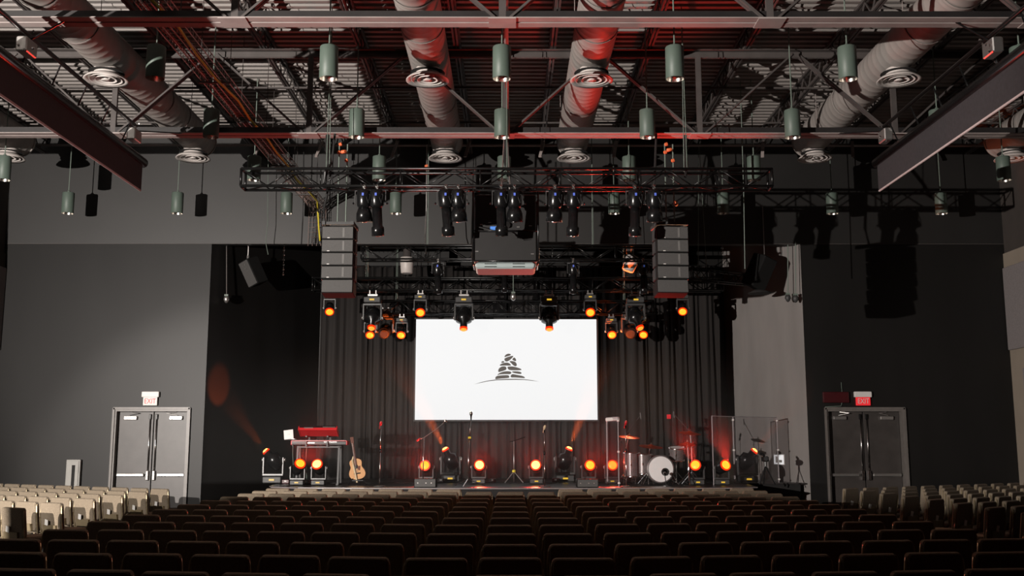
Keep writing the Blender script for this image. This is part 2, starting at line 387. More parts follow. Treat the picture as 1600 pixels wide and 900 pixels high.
# ================================================================== ROOF STEEL
ZB = 7.02
def girder(Y, label):
    t = thing('roof_girder', label, 'roof truss', (0, Y, ZB)); L = t.location
    for s in (-1, 1):
        m = MB(off=L); m.box((0, Y + s * .085, ZB + .006), (23.7, .135, .012)); m.build('bottom_chord', 'steel', t); MB(off=L).box((0, Y + s * .022, ZB + .08), (23.7, .014, .13)).build('chord_web', 'steel_shaded', t)  # lit flange and shaded leg told apart by colour
        m = MB(off=L); m.box((0, Y + s * .08, 8.55), (23.7, .12, .012)).box((0, Y + s * .022, 8.5), (23.7, .012, .11)); m.build('top_chord', 'steel_dark', t)
    k = -4
    while k < 4:
        xb = -.1 + 3.42 * k
        for s in (-1, 1):
            xa = xb + s * 1.71
            if abs(xa) > 11.7 or abs(xb) > 11.7: continue
            for e in (-.035, .035):
                MB(off=L).bar((xb + s * .1, Y + e, ZB + .05), (xa - s * .05, Y + e, 8.5), .05, .03).build('web_diagonal', 'steel_dark', t)
        if abs(xb) < 11.7: MB(off=L).box((xb, Y, (ZB + 8.5) / 2), (.09, .06, 8.5 - ZB)).build('web_post', 'steel_dark', t)
        k += 1
    for k in range(-3, 4):
        MB(off=L).box((-.1 + 3.42 * k, Y, ZB + .0), (.35, .31, .02)).build('splice_plate', 'steel', t)
    return t
girder(17.3, 'long pinkish steel roof girder hung above the stage lighting truss'); girder(12.43, 'long steel roof girder crossing near the top of the hall')
for k in range(-7, 8):
    x = -.95 + 1.71 * k
    if abs(x) > 11.8: continue
    t = thing('bar_joist', 'thin open web steel joist under the roof deck, %s from the left wall' % ORD[k + 7], 'joist', (x, 14, 8.6), 0, 'open web joists under the roof deck'); L = t.location
    for z, nm in ((8.62, 'bottom_chord'), (8.96, 'top_chord')):
        MB(off=L).box((x - .03, 14.1, z), (.035, 19.6, .05)).box((x + .03, 14.1, z), (.035, 19.6, .05)).build(nm, 'steel_dark', t)
    m = MB(off=L); y = 4.4
    while y < 23.8:
        m.bar((x, y, 8.62), (x, y + .3, 8.96), .022, .022).bar((x, y + .3, 8.96), (x, y + .6, 8.62), .022, .022); y += .6
    m.build('web_rods', 'steel_dark', t, kind='stuff')
# bridging angles across the joists
for Y in (8, 10.2, 14.6, 15.9, 19.2, 21.4):
    o = MB(off=(0, Y, 8.57)).box((0, Y, 8.57), (23.6, .035, .035)).build('bridging_angle', 'steel_dark', loc=(0, Y, 8.57))
    tag(o, 'thin steel bridging angle under the joists, %s counted from the front wall' % ORD[6 - [8, 10.2, 14.6, 15.9, 19.2, 21.4].index(Y)], 'angle bar', 'bridging angles under the joists')
# sprinkler pipe down the middle, cross pipe near the wall
t = thing('sprinkler_pipe', 'reddish sprinkler pipe running down the middle of the ceiling', 'pipe', (-.06, 14, 7.9)); L = t.location
MB(off=L).cyl((-.06, 5, 7.9), (-.06, 19.5, 7.9), .035, n=10).build('pipe', 'steel', t, True)
for y in (7, 10, 13, 15.5, 18.5):
    MB(off=L).cyl((-.06, y, 7.88), (-.06, y, 8.95), .006, n=5).lathe([(.05, -.02), (.05, .02)], (-.06, y, 7.9), (0, 1, 0), 8).build('pipe_hanger', 'steel', t)
t = thing('branch_pipe', 'thin pale pipe running across in front of the header wall', 'pipe', (0, 22.6, 8.42)); L = t.location
MB(off=L).cyl((-11.5, 22.6, 8.42), (11.5, 22.6, 8.42), .028, n=8).build('pipe', 'steel', t, True)
for px in (404, 500, 617, 730, 846, 960, 1190, 1281, 1330, 1412):
    x = (px - 797) * 23.3 / 1600
    MB(off=L).bar((x + .05, 22.6, 8.52), (x - .04, 22.35, 8.08), .07, .03).build('kicker_brace', 'steel', t)
# ducts
def duct(x, label, small=False):
    z = 8.2; r = .34; y1 = 21.6; t = thing('air_duct', label, 'duct', (x, 14, z), 0); L = t.location
    prof = []; y = 4.0
    while y < y1:
        prof += [(r, y), (r + .004, y + .02), (r + .004, y + .04), (r, y + .055)]; y += .2
    prof += [(r, y1)]
    MB(off=L).lathe(prof, (x, 0, z), (0, 1, 0), 28, cap=False).build('duct_tube', 'duct', t, True)
    MB(off=L).lathe([(r + .012, y1 - .02), (r + .012, y1 + .02), (r * .93, y1 + .07), (.02, y1 + .1)], (x, 0, z), (0, 1, 0), 28).build('end_cap', 'duct', t, True)
    for y in (9.0, 13.9, 18.8):
        MB(off=L).lathe([(r + .012, y - .035), (r + .022, y), (r + .012, y + .035)], (x, 0, z), (0, 1, 0), 28, cap=False).build('joint_band', 'duct', t, True)
    for y in (6.7, 10.8, 15.2, 19.8):
        m = MB(off=L).lathe([(r + .01, y - .02), (r + .014, y - .02), (r + .014, y + .02), (r + .01, y + .02)], (x, 0, z), (0, 1, 0), 28, cap=False)
        m.cyl((x - .35, y, z), (x - .35, y, 8.98), .006, n=5).cyl((x + .35, y, z), (x + .35, y, 8.98), .006, n=5).build('hanger_strap', 'steel', t)
    for y in (16.4, 21.15):
        d = MB(off=L).lathe([(.2, 7.9), (.2, 7.79)], (x, y, 0), (0, 0, 1), 24, cap=False).lathe([(.2, 7.80), (.31, 7.75), (.36, 7.70), (.36, 7.69), (.30, 7.715), (.22, 7.78)], (x, y, 0), (0, 0, 1), 28, cap=False).build('diffuser', 'diffuser', t, True)
        for a, bb in ((.26, .20), (.17, .11)):
            MB(off=L).lathe([(bb, 7.78), (a, 7.705), (a + .006, 7.70), (bb + .006, 7.775)], (x, y, 0), (0, 0, 1), 24, cap=False).build('diffuser_ring', 'diffuser', d, True)
        MB(off=L).lathe([(.02, 7.74), (.08, 7.70), (.02, 7.695)], (x, y, 0), (0, 0, 1), 16).build('diffuser_cone', 'diffuser', d, True)
        MB(off=L).lathe([(.29, 7.83), (.29, 7.825)], (x, y, 0), (0, 0, 1), 20).build('diffuser_throat', 'blackmatte', d)
    return t
duct(-1.38, 'round ridged air duct lit red along one side, above the hanging speaker stack')
duct(1.36, 'round ridged air duct above the right half of the screen')
duct(-6.75, 'round air duct with shadowed side running between the cable tray and a side screen')
dd = duct(6.5, 'round air duct with a small pale plate beside the projection screen')
MB(off=dd.location).bbox((6.35, 13.2, 7.83), (.42, .3, .05), .01).build('access_plate', 'white', dd, label='small pale access plate')
duct(-10.7, 'outermost round air duct close to the beige side wall with cable tray side')
duct(10.7, 'outermost round air duct close to the panelled side wall')

# ================================================================== PENDANTS
def make_pendant():
    t = thing('pendant_lamp', '', 'lamp', (0, 0, 0), 0, 'green cylinder pendant lamps')
    MB().lathe([(.128, .0), (.134, .004), (.134, .47), (.128, .482), (.03, .486)], n=24, cap=False).build('lamp_shade', 'green', t, True)
    MB().lathe([(.128, .0), (.12, .06), (.075, .15), (.02, .16)], n=24, cap=False).build('reflector', 'reflector', t, True)
    MB().lathe([(.05, .11), (.05, .15)], n=12).build('bulb', 'white', t, True)
    MB().cyl((0, 0, .48), (0, 0, 2.11), .011, n=6).build('hanging_rod', 'rod', t)
    MB().lathe([(.03, .48), (.03, .52), (.012, .54)], n=10).build('rod_collar', 'rod', t, True)
    return t
pen = make_pendant(); first = True
grid = [(14.15, [-2, -1, 0, 1, 2, 3], 'nearest'), (17.0, [-2, -1, 0, 1, 2, 3], 'second'), (19.9, [-4, -2, -1, 0, 1, 2, 4], 'third'), (22.9, [-4, -3, -2, -1, 1, 2, 3, 4], 'farthest')]
for ri, (Y, ks, rn) in enumerate(grid):
    for j, k in enumerate(ks):
        x = -.12 + 2.5 * k
        if Y > 16.9 and Y < 17.1: x = -.14 + 2.5 * k
        q = pen if first else copy_tree(pen)
        first = False
        q.location = (x, Y, 6.9)
        q['label'] = 'green cylinder pendant, %s from left in the %s row as counted from the camera' % (ORD[j + 1], ORD[ri + 1])

# ================================================================== TRUSSES
def box_truss(name_label, p0, p1, s=.30, r=.022, step=.42, hgt=None, group=None, hang=()):
    p0 = Vector(p0); p1 = Vector(p1); h = hgt or s; d = (p1 - p0); Ln = d.length; u = d.normalized(); v = Vector((0, 0, 1)).cross(u).normalized()
    t = thing('lighting_truss', name_label, 'truss', p0, 0, group); L = p0
    cor = {}
    for a in (-1, 1):
        for b in (-1, 1):
            q = v * (a * s / 2) + Vector((0, 0, b * h / 2)); cor[a, b] = q
            MB(off=L).cyl(p0 + q, p1 + q, r, n=8).build('chord', 'truss', t, True)
    n = max(1, int(round(Ln / step))); st = Ln / n; meshes = {}
    def brace(key, a, b, at_):
        if key not in meshes:
            o = MB().cyl(a, b, .011, n=6).build('brace', 'truss', t, True); meshes[key] = o.data
        else:
            o = bpy.data.objects.new('brace', meshes[key]); COL.objects.link(o); o.parent = t
        o.location = at_
    for k in range(n):
        base = u * (k * st)
        for a in (-1, 1):
            if k % 2: brace(('f', a, 1), cor[a, -1], cor[a, 1] + u * st, base)
            else: brace(('f', a, 0), cor[a, 1], cor[a, -1] + u * st, base)
        if k % 2: brace(('b', 1), cor[-1, -1], cor[1, -1] + u * st, base)
        else: brace(('b', 0), cor[1, -1], cor[-1, -1] + u * st, base)
        if k % 3 == 0:
            for a in (-1, 1): brace(('p', a), cor[a, -1], cor[a, 1], base)
    for f in hang:
        q = p0 + d * f
        for a in (-1, 1): MB(off=L).cyl(q + cor[a, 1], (q.x, q.y, ZC - .002), .007, n=5).build('suspension_cable', 'rod', t)
    for k in (0, n):
        for e in (0, 1):
            q = u * (k * st)
            MB(off=L).cyl(p0 + q + cor[-1, 1 if e else -1], p0 + q + cor[1, 1 if e else -1], r * .9, n=6).build('end_bar', 'truss', t, True)
            MB(off=L).cyl(p0 + q + cor[-1 if e else 1, -1], p0 + q + cor[-1 if e else 1, 1], r * .9, n=6).build('end_bar', 'truss', t, True)
    return t
TY = 16.4
a, b = at(380, 282, TY), at(1203, 279, TY); a.z = b.z = (a.z + b.z) / 2
box_truss('wide black box truss hanging in front of the header wall with spotlights beneath', a, b, .29, .024, .44, hang=(.16, .5, .84)); TZ = a.z
a, b = at(566, 397, 22.0), at(1028, 396, 22.0); a.z = b.z
box_truss('black box truss just below the header line behind the projector', a, b, .3, .02, .45, hang=(.22, .78)); T2Z = a.z
a, b = at(490, 446, 24.7), at(1128, 445, 24.7); a.z = b.z
box_truss('black box truss inside the stage opening carrying the moving heads', a, b, .3, .022, .45, hang=(.13, .5, .87)); T3Z = a.z
a, b = at(575, 481, 25.25), at(1020, 481, 25.25); a.z = b.z
box_truss('lowest black truss just above the bright screen', a, b, .32, .02, .4, hang=(.1, .9)); T4Z = a.z
a, b = at(1073, 428, 23.2), at(1168, 437, 24.6)
box_truss('short black truss running away at an angle towards the grey splay wall', a, b, .25, .016, .3, hang=(.25,))

# ================================================================== SCREEN
SY = 25.5
a, b = at(651, 499, SY), at(933, 656, SY); cx = (a.x + b.x) / 2; cz = (a.z + b.z) / 2; sw = b.x - a.x + .02; sh = a.z - b.z
t = thing('stage_screen', 'big bright white screen with a dark stacked stones mark above the stage', 'screen', (cx, SY, cz))
MB().box((0, 0, 0), (sw, .02, sh)).build('screen_surface', 'screen', t)
MB().box((0, .03, sh / 2 + .02), (sw + .08, .05, .04)).box((0, .03, -sh / 2 - .02), (sw + .08, .05, .04)).box((-sw / 2 - .02, .03, 0), (.04, .05, sh)).box((sw / 2 + .02, .03, 0), (.04, .05, sh)).build('screen_frame', 'screen_frame', t)
stones = [[(622, 345), (630, 325), (655, 303), (690, 298), (712, 308), (714, 318), (690, 330), (650, 340), (628, 349)],
 [(618, 372), (650, 352), (700, 336), (740, 328), (750, 338), (715, 375), (680, 402), (650, 412), (628, 400)],
 [(728, 382), (745, 362), (762, 350), (782, 372), (790, 400), (770, 405)],
 [(578, 428), (580, 412), (600, 401), (620, 408), (623, 422), (600, 428)],
 [(552, 470), (565, 450), (600, 432), (660, 422), (695, 436), (718, 462), (700, 468), (620, 466)],
 [(688, 404), (730, 402), (775, 412), (797, 445), (795, 470), (775, 478), (745, 462), (715, 430)],
 [(536, 560), (535, 525), (555, 497), (590, 478), (635, 477), (652, 495), (650, 524), (610, 540), (570, 552)],
 [(664, 488), (680, 480), (740, 478), (810, 495), (860, 515), (862, 530), (800, 534), (700, 532), (672, 516)],
 [(524, 592), (560, 568), (610, 550), (680, 544), (718, 555), (722, 570), (705, 588), (640, 586), (560, 590), (530, 600)],
 [(722, 552), (760, 546), (830, 550), (860, 562), (864, 578), (850, 586), (790, 578), (745, 568)],
 [(493, 660), (496, 632), (515, 612), (560, 605), (640, 600), (680, 602), (692, 620), (690, 638), (640, 644), (550, 650)],
 [(708, 634), (712, 602), (735, 584), (800, 598), (880, 612), (910, 630), (908, 644), (860, 640), (780, 634)]]
def chaikin(p):
    q = []
    for i in range(len(p)):
        a_, b_ = p[i], p[(i + 1) % len(p)]
        q += [(a_[0] * .75 + b_[0] * .25, a_[1] * .75 + b_[1] * .25), (a_[0] * .25 + b_[0] * .75, a_[1] * .25 + b_[1] * .75)]
    return q
ppm = sw / 283.0
def sc(p): return ((720 + p[0] / 9 - 792) * ppm, (577.5 - (520 + p[1] / 9)) * ppm)
m = MB()
for s in stones: m.prism([sc(p) for p in reversed(chaikin(s))], -.014, -.011)
arc_t = [(200, 728), (300, 698), (400, 676), (520, 660), (650, 654), (780, 653), (900, 658), (1000, 670), (1110, 690)]
arc_b = [(1000, 678), (900, 668), (780, 666), (650, 668), (520, 672), (400, 686), (300, 706)]
m.prism([sc(p) for p in reversed(arc_t + arc_b)], -.014, -.011)
m.build('stone_mark', 'logo', t, label='dark mark of stacked stones over a curved line')
for x in (-1.9, 0, 1.9):
    MB().cyl((x, .04, sh / 2 + .03), (x, .04, T4Z - .17 - cz), .008, n=5).build('hanging_cable', 'cable', t)

# ================================================================== CURTAINS
def curtain(x0, x1, z0, z1, Y, label, m='curtain', pitch=.16, amp=.07, gather=0.0):
    t = thing('stage_curtain', label, 'curtain', ((x0 + x1) / 2, Y, z0)); L = t.location; rnd = random.Random(int(x0 * 100))
    vs = []; fs = []; xs = []; x = x0; ph = 0
    phs = []
    while x < x1:
        xs.append(x); phs.append(ph); dx = pitch / 8; x += dx; ph += 2 * math.pi / 8 * rnd.uniform(.5, 1.5)
    n = len(xs); rows = 7
    for r in range(rows):
        f = r / (rows - 1); z = z0 + (z1 - z0) * f
        for i in range(n):
            a_ = amp * (1.0 - .35 * f) * (math.sin(phs[i]) + .35 * math.sin(phs[i] * .37 + 2 * f))
            vs.append((xs[i] + .03 * math.sin(phs[i] * .5 + f * 2.2) + gather * (1 - f) ** 2 * (1 if xs[i] < (x0 + x1) / 2 else -1) * 0, Y + a_, z))
    for r in range(rows - 1):
        for i in range(n - 1): fs.append((r * n + i, r * n + i + 1, (r + 1) * n + i + 1, (r + 1) * n + i))
    o = MB(off=L).add(vs, fs).build('drape', m, t, True)
    sol = o.modifiers.new('thickness', 'SOLIDIFY'); sol.thickness = .008
    MB(off=L).cyl((x0, Y, z1), (x1, Y, z1), .025, n=8).build('curtain_rail', 'black', t)
CY = 26.5
def cxp(px): return at(px, 600, CY).x
edges = [496, 572, 645, 720, 792, 865, 938, 1005, 1066, 1124]
names = ['beside the charcoal splay wall', 'behind the guitar', 'behind the straight microphone stand', 'under the screen near its left corner', 'under the middle of the screen, left of centre', 'under the middle of the screen, right of centre',
         'behind the clear acrylic shield', 'behind the bass drum', 'next to the grey splay wall']
for i in range(9):
    curtain(cxp(edges[i]) + .01, cxp(edges[i + 1]) + .03, .81, 6.3, CY + (.06 if i % 2 else 0), 'tall brown pleated stage drape hanging ' + names[i], pitch=.17 if i % 3 else .23)

# ================================================================== STAGE
SZ = .8
st = struct('stage', (0, 22, 0)); L = st.location
xl, xr = at(412, 757, 22).x, at(1182, 760, 22).x
outl = [(xl, 22.6), (xl + .15, 22.1), (xl + .8, 21.65), (xl + 2.2, 21.45), (0, 21.4), (xr - 2, 21.45), (xr - .6, 21.6), (xr, 21.95), (xr + .2, 24.0), (EDGE_R - .1, 24.05), (SR, BY), (SL, BY), (xl - .1, 24.1)]
n = len(outl)
vs = [(p[0], p[1], SZ - .03) for p in outl] + [(p[0], p[1], SZ) for p in outl]
MB(off=L).add(vs, [tuple(range(n, 2 * n)), tuple(reversed(range(n)))] + [(i, (i + 1) % n, n + (i + 1) % n, n + i) for i in range(n)]).build('stage_floor', 'stage', st)
inn = [(p[0] * .985, p[1] + .06) for p in outl]
vs = [(p[0], p[1], 0) for p in inn] + [(p[0], p[1], SZ - .03) for p in inn]
MB(off=L).add(vs, [(i, (i + 1) % n, n + (i + 1) % n, n + i) for i in range(n)]).build('stage_fascia', 'blackmatte', st)
m = MB(off=L)
for i in range(8):
    if i + 1 < 9: m.bar((*[outl[i][0], outl[i][1] - .012], SZ - .015), (*[outl[i + 1][0], outl[i + 1][1] - .012], SZ - .015), .03, .02)
m.build('edge_strip', 'stage_edge', st)

# ================================================================== MOVING HEADS
def moving_head(label, loc, aim, s=1.0, hung=False, lens='lens', energy=0, color=(1, .12, .02), angle=30, light_aim=None, group=None, name='moving_head_light', lr=1.0, body=1.0):
    t = thing(name, label, 'stage light', loc, 0, group)
    k = -1 if hung else 1
    Z = lambda z: k * z * s
    MB().bbox((0, 0, Z(.06)), (.32 * s, .26 * s, .11 * s), .012 * s).build('base', 'greyplast', t)
    MB().box((0, -.135 * s, Z(.06)), (.09 * s, .012, .03 * s)).build('display', 'led' if lens != 'lens_none' else 'blackmatte', t)
    m = MB()
    for sx in (-1, 1): m.bbox((sx * .17 * s, 0, Z(.30)), (.035 * s, .11 * s, .30 * s), .01 * s)
    m.bbox((0, 0, Z(.145)), (.37 * s, .12 * s, .045 * s), .01 * s); m.build('yoke', 'yoke', t)
    for sx in (-1, 1): MB().lathe([(.045 * s, 0), (.03 * s, .02 * s)], (sx * .187 * s, 0, Z(.40)), (sx, 0, 0), 10).build('pivot_cap', 'brushed', t, True)
    c = Vector((0, 0, Z(.40))); ax = Vector(aim).normalized(); q = s * body
    MB().lathe([(.06 * q, -.19 * q), (.115 * q, -.15 * q), (.135 * q, -.02 * q), (.135 * q, .06 * q), (.12 * q * lr, .10 * q), (.125 * q * lr, .2 * q)], c, ax, 18).build('head', 'black', t, True)
    if lens != 'lens_none':
        MB().lathe([(.135 * q * lr, .185 * q), (.135 * q * lr, .215 * q)], c, ax, 20).build('lens_rim', 'lens_rim', t)
        MB().lathe([(.11 * q * lr, .21 * q), (.09 * q * lr, .232 * q), (.03 * q, .24 * q)], c, ax, 20).build('lens', lens, t, True)
    else:
        MB().lathe([(.11 * q * lr, .2 * q), (.08 * q * lr, .21 * q)], c, ax, 16).build('lens', 'blackmatte', t, True)
    if hung:
        MB().bbox((0, 0, .04 * s), (.2 * s, .05 * s, .05 * s), .01).cyl((-.06 * s, 0, .05 * s), (-.06 * s, 0, .14 * s), .02, n=6).cyl((.06 * s, 0, .05 * s), (.06 * s, 0, .14 * s), .02, n=6).build('clamp', 'brushed', t)
    else:
        m = MB()
        for sx in (-1, 1):
            for sy in (-1, 1): m.lathe([(.02, 0), (.024, -.012)], (sx * .13 * s, sy * .1 * s, .012), (0, 0, 1), 8)
        m.build('rubber_foot', 'blackmatte', t)
    if energy:
        la = Vector(light_aim).normalized() if light_aim else ax; e = c + ax * .30 * q
        l = lamp('beam', 'SPOT', Vector(loc) + e, energy, color, aim=light_aim or ax, size=.05, angle=angle, blend=.5, parent=t)
    return t
def on_stage(px, Y):
    q = at(px, 745, Y); return Vector((q.x, Y, SZ + .012))
CAMP = Vector((0, 0, 1.7))
fl = [(465, 22.6, (.55, -1, .75), 'small floor moving head with glowing orange lens under the keyboard, left of its twin'),
      (498, 22.6, (-.1, -1, .55), 'small floor moving head with yellow lens under the keyboard, right of its twin'),
      (666, 23.4, (-.1, -1, .25), 'small floor moving head shining orange behind the wedge monitor near the boom stand'),
      (748, 23.4, (.12, -1, .3), 'small floor moving head shining below the middle of the screen, near the tripod microphone stand'),
      (838, 23.4, (-.1, -1, .3), 'small floor moving head shining beside the straight microphone stand under the screen'),
      (920, 23.4, (.1, -1, .28), 'small floor moving head shining behind the dark wedge monitor near the acrylic shield'),
      (956, 23.4, (.0, -1, .28), 'small floor moving head seen through the clear acrylic shield'),
      (1089, 22.8, (-.35, -1, .4), 'small floor moving head with tilted orange lens just beside the drum kit'),
      (1128, 22.8, (.35, -1, .4), 'small floor moving head with tilted orange lens at the end of the stage')]
for i, (px, Y, aim, lb) in enumerate(fl):
    moving_head(lb, on_stage(px, Y), aim, .9, False, 'lens_hot' if i in (1, 3, 4) else 'lens', energy=1200 if i in (7, 8) else 190, color=(1, .04, .025), angle=36 if i in (7, 8) else 80, light_aim=(-.5, -1.0, .9) if i == 7 else (-.42, -1.0, .95) if i == 8 else None, group='small moving heads on the stage floor')
bg = [(427, 23.65, (-.72, -.12, .78), 'large floor moving head at the keyboard end of the stage, orange beam going up'),
      (704, 24.6, (-.5, -.14, .9), 'large floor moving head throwing an orange beam up towards the screen corner'),
      (883, 24.6, (.4, -.14, 1), 'large floor moving head leaning its orange beam towards the acrylic shield'),
      (1168, 24.1, (.5, -.2, .6), 'large dark floor moving head beyond the drum kit beside the grey wall')]
for px, Y, aim, lb in bg:
    moving_head(lb, on_stage(px, Y), aim, 1.3, False, 'lens_hot', energy=5200 if px in (704, 883) else 650, color=(1, .14, .02), angle=22, light_aim=(aim[0], .2, aim[2]) if px in (704, 883) else (-.66, .4, .72) if px == 427 else None, group='large moving heads on the stage floor', lr=.5)
# hung from the trusses
tops = [(658, 24.75, T3Z - .2, (.1, -1, -.75), .85, 'small hung moving head with orange lens above the left top corner of the screen'),
        (921, 24.75, T3Z - .2, (-.05, -1, -.7), .85, 'small hung moving head with orange lens above the right top corner of the screen'),
        (515, 24.5, T3Z - .12, (.15, -1, -.9), .8, 'small hung moving head glowing just under the lit speaker stack'),
        (1067, 24.5, T3Z - .12, (-.2, -1, -.8), .8, 'small hung moving head glowing just under the dark speaker stack'),
        (580, 25.2, T4Z - .3, (.15, -1, -.9), .8, 'hung moving head glowing low in front of the drape, outermost of two beside the screen'),
        (629, 25.2, T4Z - .3, (0, -1, -.9), .8, 'hung moving head glowing low and close beside the screen, keyboard side'),
        (954, 25.2, T4Z - .3, (0, -1, -.8), .8, 'hung moving head glowing low and close beside the screen, drum side'),
        (1004, 25.2, T4Z - .3, (-.2, -1, -.8), .8, 'hung moving head glowing low in front of the drape above the drum kit')]
for px, Y, z, aim, s, lb in tops:
    q = at(px, 470, Y); Y = 24.55 if z > T4Z + .05 else 25.1; z = (T3Z - .17 - .13 * s) if Y < 25 else (T4Z - .18 - .13 * s); moving_head(lb, (q.x, Y, z), aim, s, True, 'lens', energy=210, color=(1, .52, .30), angle=64, light_aim=(aim[0], -1, -.42), group='small moving heads hung on the trusses')
for px, Y, z, aim, lb in [(583, 24.6, T3Z - .24, (0, -.55, -1), 'large hung moving head pointing down beside the lit speaker stack'),
                         (726, 24.9, T3Z - .30, (0, -.35, -1), 'large hung moving head pointing down over the left part of the screen top'),
                         (857, 24.9, T3Z - .30, (0, -.35, -1), 'large hung moving head pointing down over the right part of the screen top'),
                         (992, 24.6, T3Z - .22, (.35, -.45, -1), 'large hung moving head tilted sideways beside the dark speaker stack')]:
    q = at(px, 465, Y); moving_head(lb, (q.x, 24.55, T3Z - .17 - .1625), aim, 1.25, True, 'lens_soft', energy=0, group='large moving heads hung on the trusses', lr=.5, body=1.15)
for px, lb in ((602, 'unlit round black wash light hanging between two glowing heads'), (984, 'unlit round black wash light hanging in front of the drum side drape')):
    q = at(px, 500, 25.3); moving_head(lb, (q.x, 25.3, T4Z - .1), (0, -1, -.5), 1.15, True, 'lens_none', group='unlit round wash lights')

# ellipsoidal spots under the front truss
def ellipsoidal(label, loc, tilt, s=1.0, long=True):
    t = thing('ellipsoidal_spotlight', label, 'stage light', loc, 0, 'spotlights under the wide front truss'); ax = Vector((tilt, .18, -1)).normalized(); side = Vector((1, 0, 0))
    c = Vector((0, 0, -.28))
    MB().lathe([(.07 * s, -.2 * s), (.1 * s, -.17 * s), (.1 * s, .02 * s), (.085 * s, .06 * s)], c, ax, 14).build('lamp_housing', 'black', t, True)
    if long: MB().lathe([(.07 * s, .05 * s), (.07 * s, .32 * s), (.09 * s, .34 * s), (.09 * s, .46 * s)], c, ax, 14).build('lens_tube', 'black', t, True)
    else: MB().lathe([(.075 * s, .05 * s), (.11 * s, .14 * s), (.12 * s, .26 * s)], c, ax, 14).build('lens_tube', 'black', t, True)
    e = .46 if long else .26
    MB().lathe([(.068 * s, e * s), (.02, (e + .012) * s)], c, ax, 14).build('lens', 'chrome', t, True)
    m = MB()
    for sx in (-1, 1): m.bar((sx * .125 * s, 0, -.3), (sx * .125 * s, 0, -.08), .012, .03)
    m.box((0, 0, -.075), (.26 * s, .03, .012)); m.build('yoke', 'yoke', t)
    MB().lathe([(.035, -.02), (.035, .02)], (0, 0, 0), (1, 0, 0), 10).box((0, 0, -.04), (.03, .03, .08)).build('clamp', 'brushed', t)
    MB().box((.0, -.125 * s, -.16), (.032, .012, .045)).build('label_tag', 'blue', t, label='small blue tag')
    MB().tube([(.03, -.05, -.08), (.11, -.09, -.16), (.09, -.12, -.3), (.02, -.1, -.1), (-.05, -.06, .04)], .007, 5).build('power_cable', 'cable', t)
    for sx in (-1, 1):
        MB().lathe([(.012, 0), (.02, .015), (.012, .03)], (sx * .135 * s, 0, -.28), (sx, 0, 0), 8).build('tilt_knob', 'black', t)
    return t
for px, tl, lg, lb in [(569, .02, False, 'short black spotlight under the front truss, first from its left end'), (589, .04, True, 'long black spotlight under the front truss, second from its left end'),
                       (697, .08, True, 'long black spotlight under the front truss, third from its left end'), (716, .05, False, 'short black spotlight beside the long one near the left side of the projector'),
                       (783, .02, True, 'long black spotlight hanging in front of the projector cage'), (804, .0, False, 'short black spotlight hanging in front of the projector cage'),
                       (867, -.05, False, 'short black spotlight just right of the projector'), (896, -.03, True, 'long black spotlight second to the right of the projector'),
                       (992, .0, True, 'long black spotlight next to the dark speaker stack'), (1022, .02, False, 'short black spotlight right above the dark speaker stack')]:
    q = at(px, 300, TY - .15); ellipsoidal(lb, (q.x, TY - .15, TZ - .16), tl, 1.15, lg)
# slim spots on mid truss
for px, lb in ((687, 'slim spotlight on the upper stage truss left of the projector'), (788, 'slim spotlight below the projector'), (893, 'slim spotlight on the upper stage truss right of the projector'), (1000, 'slim spotlight on the upper stage truss by the dark speaker stack')):
    q = at(px, 408, 22.4 if px != 788 else 24.2); e = ellipsoidal(lb, (q.x, q.y if px == 788 else 21.85, q.z if px == 788 else T2Z - .165), .02, 1.0, True); e['group'] = 'slim spotlights among the stage trusses'

# ================================================================== SPEAKERS
def line_array(px, label, yaw):
    Y = 17.0; a = at(px, 352, Y); t = thing('line_array', label, 'speaker', (a.x, Y, a.z), yaw)
    m = MB().bar((-.27, -.15, 0), (.27, -.15, 0), .05, .05).bar((-.27, .2, 0), (.27, .2, 0), .05, .05).bar((-.24, -.2, 0), (-.24, .35, 0), .05, .06).bar((.24, -.2, 0), (.24, .35, 0), .05, .06)
    m.build('bumper_frame', 'greyplast', t)
    z = -.05; ang = 0; y = 0
    for k in range(4):
        ang = R(1.5 * k); h = .228; c = Vector((0, y, z - h / 2)); rot = Matrix.Rotation(-ang, 3, 'X')
        bx = MB().bbox(c, (.54, .36, h - .008), .012, rot).build('cabinet', 'speaker_rim', t)
        MB().bbox(c + rot @ Vector((0, -.186, 0)), (.515, .012, h - .03), .004, rot).build('grille', 'speaker', bx)
        MB().box(c + rot @ Vector((-.15, -.194, -.09)), (.04, .006, .012), rot).build('badge', 'white', bx)
        MB().box(c + rot @ Vector((.10, -.194, 0)), (.035, .004, h - .07), rot).build('horn_slot', 'speaker_light', bx)
        m = MB()
        for sx in (-1, 1): m.box(c + rot @ Vector((sx * .276, .05, 0)), (.012, .2, .19), rot)
        m.build('rigging_plate', 'greyplast', bx)
        z -= h * math.cos(ang); y += h * math.sin(ang)
    c = Vector((0, y + .03, z - .12)); rot = Matrix.Rotation(-R(7), 3, 'X')
    bx = MB().bbox(c, (.53, .36, .23), .012, rot).build('cabinet', 'speaker_rim', t); MB().bbox(c + rot @ Vector((0, -.186, 0)), (.51, .012, .21), .004, rot).build('grille', 'speaker', bx)
    top = at(px, 224, Y).z - a.z
    for x in (-.05, .09): MB().cyl((x, .05, .02), (x, .05, min(top, ZB - a.z)), .012, n=6).build('hoist_cable', 'rod', t)
    MB().tube([(-.26, .1, .0), (-.3, .12, .3), (-.22, .15, .8), (-.16, .2, ZB - a.z)], .02, 6).build('signal_cable', 'cable', t)
    for x, z_ in ((-.05, 1.35), (.08, 1.2), (-.03, 1.5)):
        MB().lathe([(.012, -.03), (.03, -.02), (.03, .02), (.012, .03)], (x, .02, z_ * .95), (1, 0, .3), 8).build('shackle', 'orange', t)
    return t
